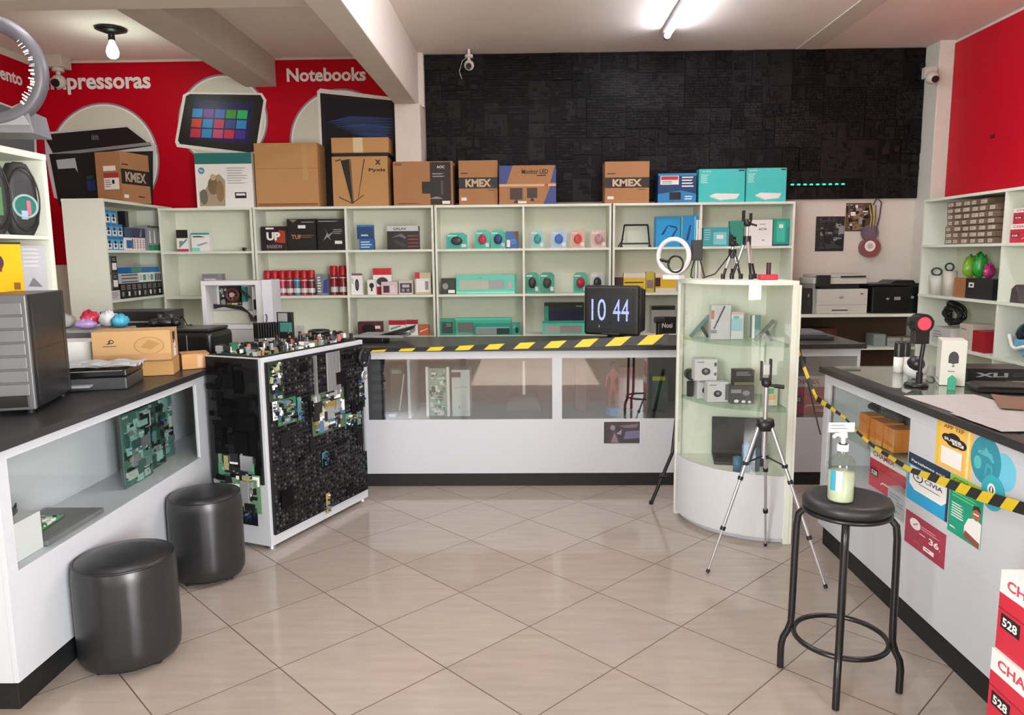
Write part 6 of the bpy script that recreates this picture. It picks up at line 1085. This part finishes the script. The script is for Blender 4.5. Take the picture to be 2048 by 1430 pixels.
for k in range(9):
    P_ = []; ph = rr.uniform(0, 6); R1, R2 = rr.uniform(.06, .11), rr.uniform(.05, .1)
    for j in range(26): a = ph+j*2*PI/24; P_.append((.02+R2*.55*math.sin(a*2+ph)*.6, R1*math.cos(a)*1.3, .08+R2*math.sin(a)*.9+.01*k*.3))
    m_.tube(P_, .011, BLK, 8)
m_.v = [(a_, b_, max(.002, c_)) for a_, b_, c_ in m_.v]
rsh('white_box', 'white parts box with grey print under the black cable pile', 'box', 1862, 1900, 655, zl, .2, Q('#c6c7c0', .5), [('l', .1, .3, .7, .8, 3, GRY)])
o = m_.build('cable_pile', None, 0, (3.31, onX(1902, 640, 3.31).y, onX(1880, 655, 3.22).z+.01), 0); tag(o, 'tangle of thick black cables on the lower right shelf', 'cables')
rsh('white_box', 'plain pinkish white box beside the cable pile, lower right shelf', 'box', 1918, 1944, 648, zl, .16, Q('#c9bdae', .5), [('l', .1, .7, .6, .85, 1, GRY)])
rsh('red_box', 'small red box with a dark top on the lower right shelf', 'box', 1944, 1968, 662, zl, .14, Q('#a01828', .45))
y_ = 4.86; t = thing('helmet', 'shiny light blue and black helmet at the right edge of the lower right shelf', 'helmet', (3.33, y_, zl+.001)); m_ = MB(); m_.ell((0, 0, .13), .13, .14, .13, M('#6fb0cc', .1, vary=.02)); m_.v = [(a_, b_, max(.0, c_)) for a_, b_, c_ in m_.v]; m_.build('shell', t)
m_ = MB(); m_.ell((.0, .0, .17), .134, .12, .1, M('#15222c', .15)); m_.build('visor', t); m_ = MB(); m_.tube([(-.12, .11, .16), (-.135, .05, .09), (-.14, 0, .08), (-.135, -.06, .1), (-.12, -.12, .1)], .012, PAPER, 8); m_.build('stripe', t)
# ------------------------------------------------------------------ printers on the bench
BZ = 1.04; x0, x1 = onY(1595, 600, 6.2).x, onY(1623, 600, 6.2).x
carton('speaker', 'black cube speaker at the left end of the printer bench', 'speaker', (x0+x1)/2+.0, 6.2, BZ, x1-x0, .25, onY(1610, 577, 6.2).z-BZ, Q('#1d1d1e', .45), [('e', .78, .72, .06, .07, GRY), ('e', .8, .45, .06, .06, DGR)])
def px2(p, Y=6.2): return onY(p, 600, Y).x
pa, pb_ = px2(1632), px2(1733); pw = pb_-pa; zz = lambda y: onY(1690, y, 6.2).z-BZ
t = thing('printer', 'white multifunction laser printer with a black control screen', 'printer', ((pa+pb_)/2, 6.18, BZ+.001)); PW = Q('#c9c9bc', .45)
MB().box(-pw/2, pw/2, 0, .34, .0, zz(578), PW).art((-pw/2, 0, 0), (pw, 0, 0), (0, 0, zz(578)), (0, -1, 0), [('r', 0, .35, 1, .365, GRY), ('e', .48, .66, .05, .06, Q('#9a9d94', .4)), ('r', .3, .12, .62, .17, DGR), ('e', .88, .8, .03, .03, M('#7a2a20', .4))]).build('body', t, .006)
MB().box(-pw/2+.03, pw/2-.06, .03, .34, zz(578), zz(568), BLK).build('output_tray', t); MB().box(-pw/2-.03, pw/2, .02, .34, zz(568), zz(556), PW).build('scanner_bed', t, .004); MB().box(-pw/2-.0, pw/2-.02, .04, .34, zz(556), zz(549), Q('#b9b9ae', .45)).build('scanner_lid', t, .006)
MB().box(-pw/2-.01, -pw/2+.1, -.012, .02, zz(572), zz(550), BLK).build('control_screen', t, .003); MB().box(-pw/2-.02, -pw/2-.001, .04, .33, 0, zz(566), Q('#a5a69e', .45)).build('side_cover', t, .004); MB().box(pw/2-.22, pw/2-.02, .005, .02, zz(555), zz(552), BLK).build('lid_handle', t)
pa, pb_ = px2(1740), px2(1846); pw = pb_-pa
t = thing('printer', 'wide black inkjet printer next to the white laser printer', 'printer', ((pa+pb_)/2, 6.17, BZ+.001)); MB().box(-pw/2, pw/2, 0, .34, 0, zz(574), M('#101011', .3)).art((-pw/2, 0, 0), (pw, 0, 0), (0, 0, zz(574)), (0, -1, 0), [('r', .42, .5, .54, .62, GRY), ('e', .3, .55, .03, .04, GRY), ('e', .76, .6, .03, .05, GRY)]).build('body', t, .014, seg=3)
MB().box(-pw/2-.02, pw/2-.03, .02, .33, zz(573), zz(568), BLK).build('scanner_lid', t, .006); m_ = MB(); m_.prism([(-pw*.1, zz(568)), (pw*.38, zz(568)), (pw*.34, zz(562)), (0, zz(562))], 'y', .06, .3, BLK); m_.build('document_feeder', t, .004)
# below the bench and the counter end
x, y = onZ(1650, 675, TOPZ)[:2]
t = thing('printer', 'flat dark grey printer on the right end of the back counter', 'printer', (1.88, 5.22, TZ)); MB().box(-.28, .22, -.15, .17, 0, .022, M('#2d2e30', .35)).build('base', t, .004); MB().prism([(-.26, .023), (.2, .023), (.16, .05), (-.2, .04)], 'y', -.1, .15, M('#6a6c70', .35)).build('lid', t, .004)
t = carton('cardboard_box', 'dark brown box under the bench behind the back counter end', 'box', 2.48, 6.30, .755, .3, .2, .15, Q('#5a3420', .6))
for i, (px, w, c_, lb) in enumerate(((1757, .1, '#8f9a92', 'grey green box on the low bench shelf'), (1786, .11, '#a9aca2', 'pale flat box on the low bench shelf, middle'), (1818, .12, '#b0a894', 'pale beige box on the low bench shelf, right end'))):
    carton('parts_box', lb, 'box', onY(px, 680, 6.3).x, 6.28, .755, w, .15, .07+.03*(i == 0), Q(c_, .5), [('l', .1, .3, .8, .7, 2, GRY)])
# ------------------------------------------------------------------ boards hung on the beige wall
def wallboard(label, p0, p1, pt, pb2, seed, base, chips=CHIPS):
    a, b = onY(p0, pt, YB-.02), onY(p1, pb2, YB-.02); m_ = MB(); pcb(m_, b.x-a.x, a.z-b.z, seed, base, n=60, chips=chips); o = m_.build('circuit_board', None, 0, ((a.x+b.x)/2, YB-.006, b.z)); return tag(o, label, 'circuit board')
wallboard('dark motherboard hung on the beige wall, left of the brown one', 1634, 1688, 433, 502, 91, M('#232624', .4, vary=.3, scale=50), [BLK, BLKM, DGR, DGR, GRY, BLK])
wallboard('brown motherboard hung high on the beige wall with cables', 1694, 1742, 406, 462, 92, M('#5a4630', .45, vary=.3, scale=50), [BLK, M('#8a6f4a', .4), GRY, M('#6a4a38', .4), PAPER])
c_ = onY(1737, 495, YB-.02); t = thing('hanging_fan', 'red and white round disc hanging from yellow and black cables on the beige wall', 'disc', (c_.x, YB-.050, c_.z))
rd = c_.z-onY(1737, 514, YB-.02).z; MB().cyl((0, -.02, 0), (0, .049, 0), rd, M('#8a4a4c', .4), n=32).cyl((-.01, -.022, .012), (-.01, -.02, .012), rd*.56, PAPER, n=28).cyl((-.01, -.0235, .012), (-.01, -.022, .012), rd*.3, M('#c9b0a4', .4), n=20).build('disc', t)
MB().cyl((-.01, -.016, .125), (-.01, .02, .125), rd*.85, M('#6a5a68', .4), n=28).build('grey_disc', t)
m_ = MB(); 
for k in range(4): m_.tube([(-.02+.012*k, -.012, .12), (-.01+.012*k, -.014, .25), (-.03+.018*k, -.012, .36)], .004, [M('#c0a23a', .4), BLK, M('#c0a23a', .4), BLK][k], 6)
m_.tube([(.03, -.012, .12), (.06, -.014, .26), (.07, -.012, .38), (.03, -.012, .42), (0, -.012, .36)], .006, BLK, 8); m_.build('cable', t)
# ------------------------------------------------------------------ security cameras, lamps
def dome(label, px, py, Y, box=None, s=1.0, m=M('#c9c4b8', .4)):
    c_ = onY(px, py, Y); t = thing('security_camera', label, 'security camera', (c_.x, c_.y, c_.z))
    MB().cyl((0, 0, .03*s), (0, .0, .055*s), .04*s, m, n=24).build('mount', t); MB().cyl((0, 0, 0), (0, 0, .03*s), .016*s, m, n=14).build('arm', t)
    m_ = MB(); m_.ell((0, 0, -.04*s), .05*s, .05*s, .05*s, m); m_.build('body', t); m_ = MB(); m_.cyl((0, -.03*s, -.05*s), (0, -.054*s, -.062*s), .028*s, BLK, n=20); m_.build('lens', t)
    return t, c_
t, c_ = dome('white dome camera hung under a square ceiling box, before the Impressoras sign', 117, 152, 6.42, s=1.15)
MB().box(-.07, .07, -.06, .08, .055*1.15, ZC-c_.z-.001, M('#c6bcae', .6)).build('junction_box', t, .004)
t, c_ = dome('small white camera above the middle of the black wall', 938, 122, 6.42, s=.85, m=M('#d9d6d0', .4)); 
MB().cyl((0, 0, .045), (0, 0, ZC-c_.z-.001), .012, PAPER, n=10).build('stem', t); m_ = MB(); m_.tube([(0, .0, .04), (-.06, .07, .02), (-.09, .09, -.06), (-.07, .09, -.12)], .003, PAPER, 6); m_.build('cable', t)
c_ = onY(1865, 150, 6.28); t = thing('security_camera', 'white box camera fixed on the corner pillar beside the red panel', 'security camera', (c_.x, 6.30, c_.z))
MB().box(-.05, .05, -.0, .058, -.02, .07, M('#c4bfb4', .45)).build('mount', t, .006); m_ = MB(); m_.ell((0, -.02, -.02), .052, .05, .05, M('#c4bfb4', .4)); m_.build('body', t); MB().cyl((0, -.05, -.035), (0, -.075, -.045), .026, BLK, n=20).build('lens', t)
# bare bulb on its round black base, under the left ceiling
bx_, by_ = onZ(222, 62, ZC-.02)[:2]
t = thing('ceiling_lamp', 'lit bare bulb in a black round ceiling base above the Impressoras sign', 'lamp', (bx_, by_, ZC))
MB().lathe([(0, -.001), (.10, -.001), (.11, -.012), (.06, -.03), (.03, -.04), (0, -.04)], BLK, 30).build('base', t); MB().lathe([(.022, -.04), (.024, -.085), (.0, -.085)], BLK, 18).build('socket', t)
m_ = MB(); m_.lathe([(.016, -.085), (.024, -.11), (.038, -.14), (.045, -.17), (.038, -.2), (.02, -.214), (0, -.217)], emit('#c2ffce', 5), 24); m_.build('bulb', t)
l_ = bpy.data.lights.new('bulb_light', 'POINT'); l_.energy = 3; l_.shadow_soft_size = .05; l_.color = (.93, 1, .93); o = bpy.data.objects.new('bulb_light', l_); COL.objects.link(o); o.location = (bx_, by_, ZC-.29)
# tube lamps: the visible one over the shop and unseen ones added to brighten the room
def tube_lamp(label, x, y0, y1, glow):
    t = thing('tube_lamp', label, 'lamp', (x, (y0+y1)/2, ZC-.001)); L_ = y1-y0
    MB().box(-.03, .03, -L_/2, L_/2, -.035, 0, M('#c8ccd4', .5)).build('housing', t, .004)
    MB().cyl((0, -L_/2+.04, -.06), (0, L_/2-.04, -.06), .02, emit('#f2f4ff', glow), n=14).build('tube', t)
    for s_ in (-1, 1): MB().cyl((0, s_*(L_/2-.04), -.06), (0, s_*(L_/2), -.06), .026, M('#6c7688', .4), n=14).box(-.02, .02, s_*(L_/2-.02)-.02, s_*(L_/2-.02)+.02, -.05, -.03, M('#6c7688', .4)).build('end_cap', t)
v_ = onZ(1334, 72, ZC-.06)
tube_lamp('lit tube lamp on the ceiling before the black wall', v_.x, v_.y-1.25, v_.y+.02, 46)
tube_lamp('tube lamp added as fill over the middle of the shop, out of view', .1, 3.3, 4.55, 105)
tube_lamp('tube lamp added as fill over the right counter, out of view', 2.55, 3.2, 4.45, 105)
tube_lamp('tube lamp added as fill over the left counter, out of view', -1.75, 2.3, 3.55, 60)
tube_lamp('tube lamp added as fill by the street opening, out of view', .4, -.6, .65, 45)
# reams of paper stacked at the right edge of the picture
XP = 1.30; ye = onX(2004, 1138, XP).y; zt_ = onX(2004, 1138, XP).z
hh_ = zt_/3
for i, lb in enumerate(('red and white paper carton lowest of the stack beside the right counter', 'red and white paper carton in the middle of the stack beside the right counter', 'red and white paper carton topmost of the stack beside the right counter')):
    ream('paper_carton', lb, XP-.008*(2-i), ye-.18, i*(hh_), .36, .22, hh_-.002, -PI/2)
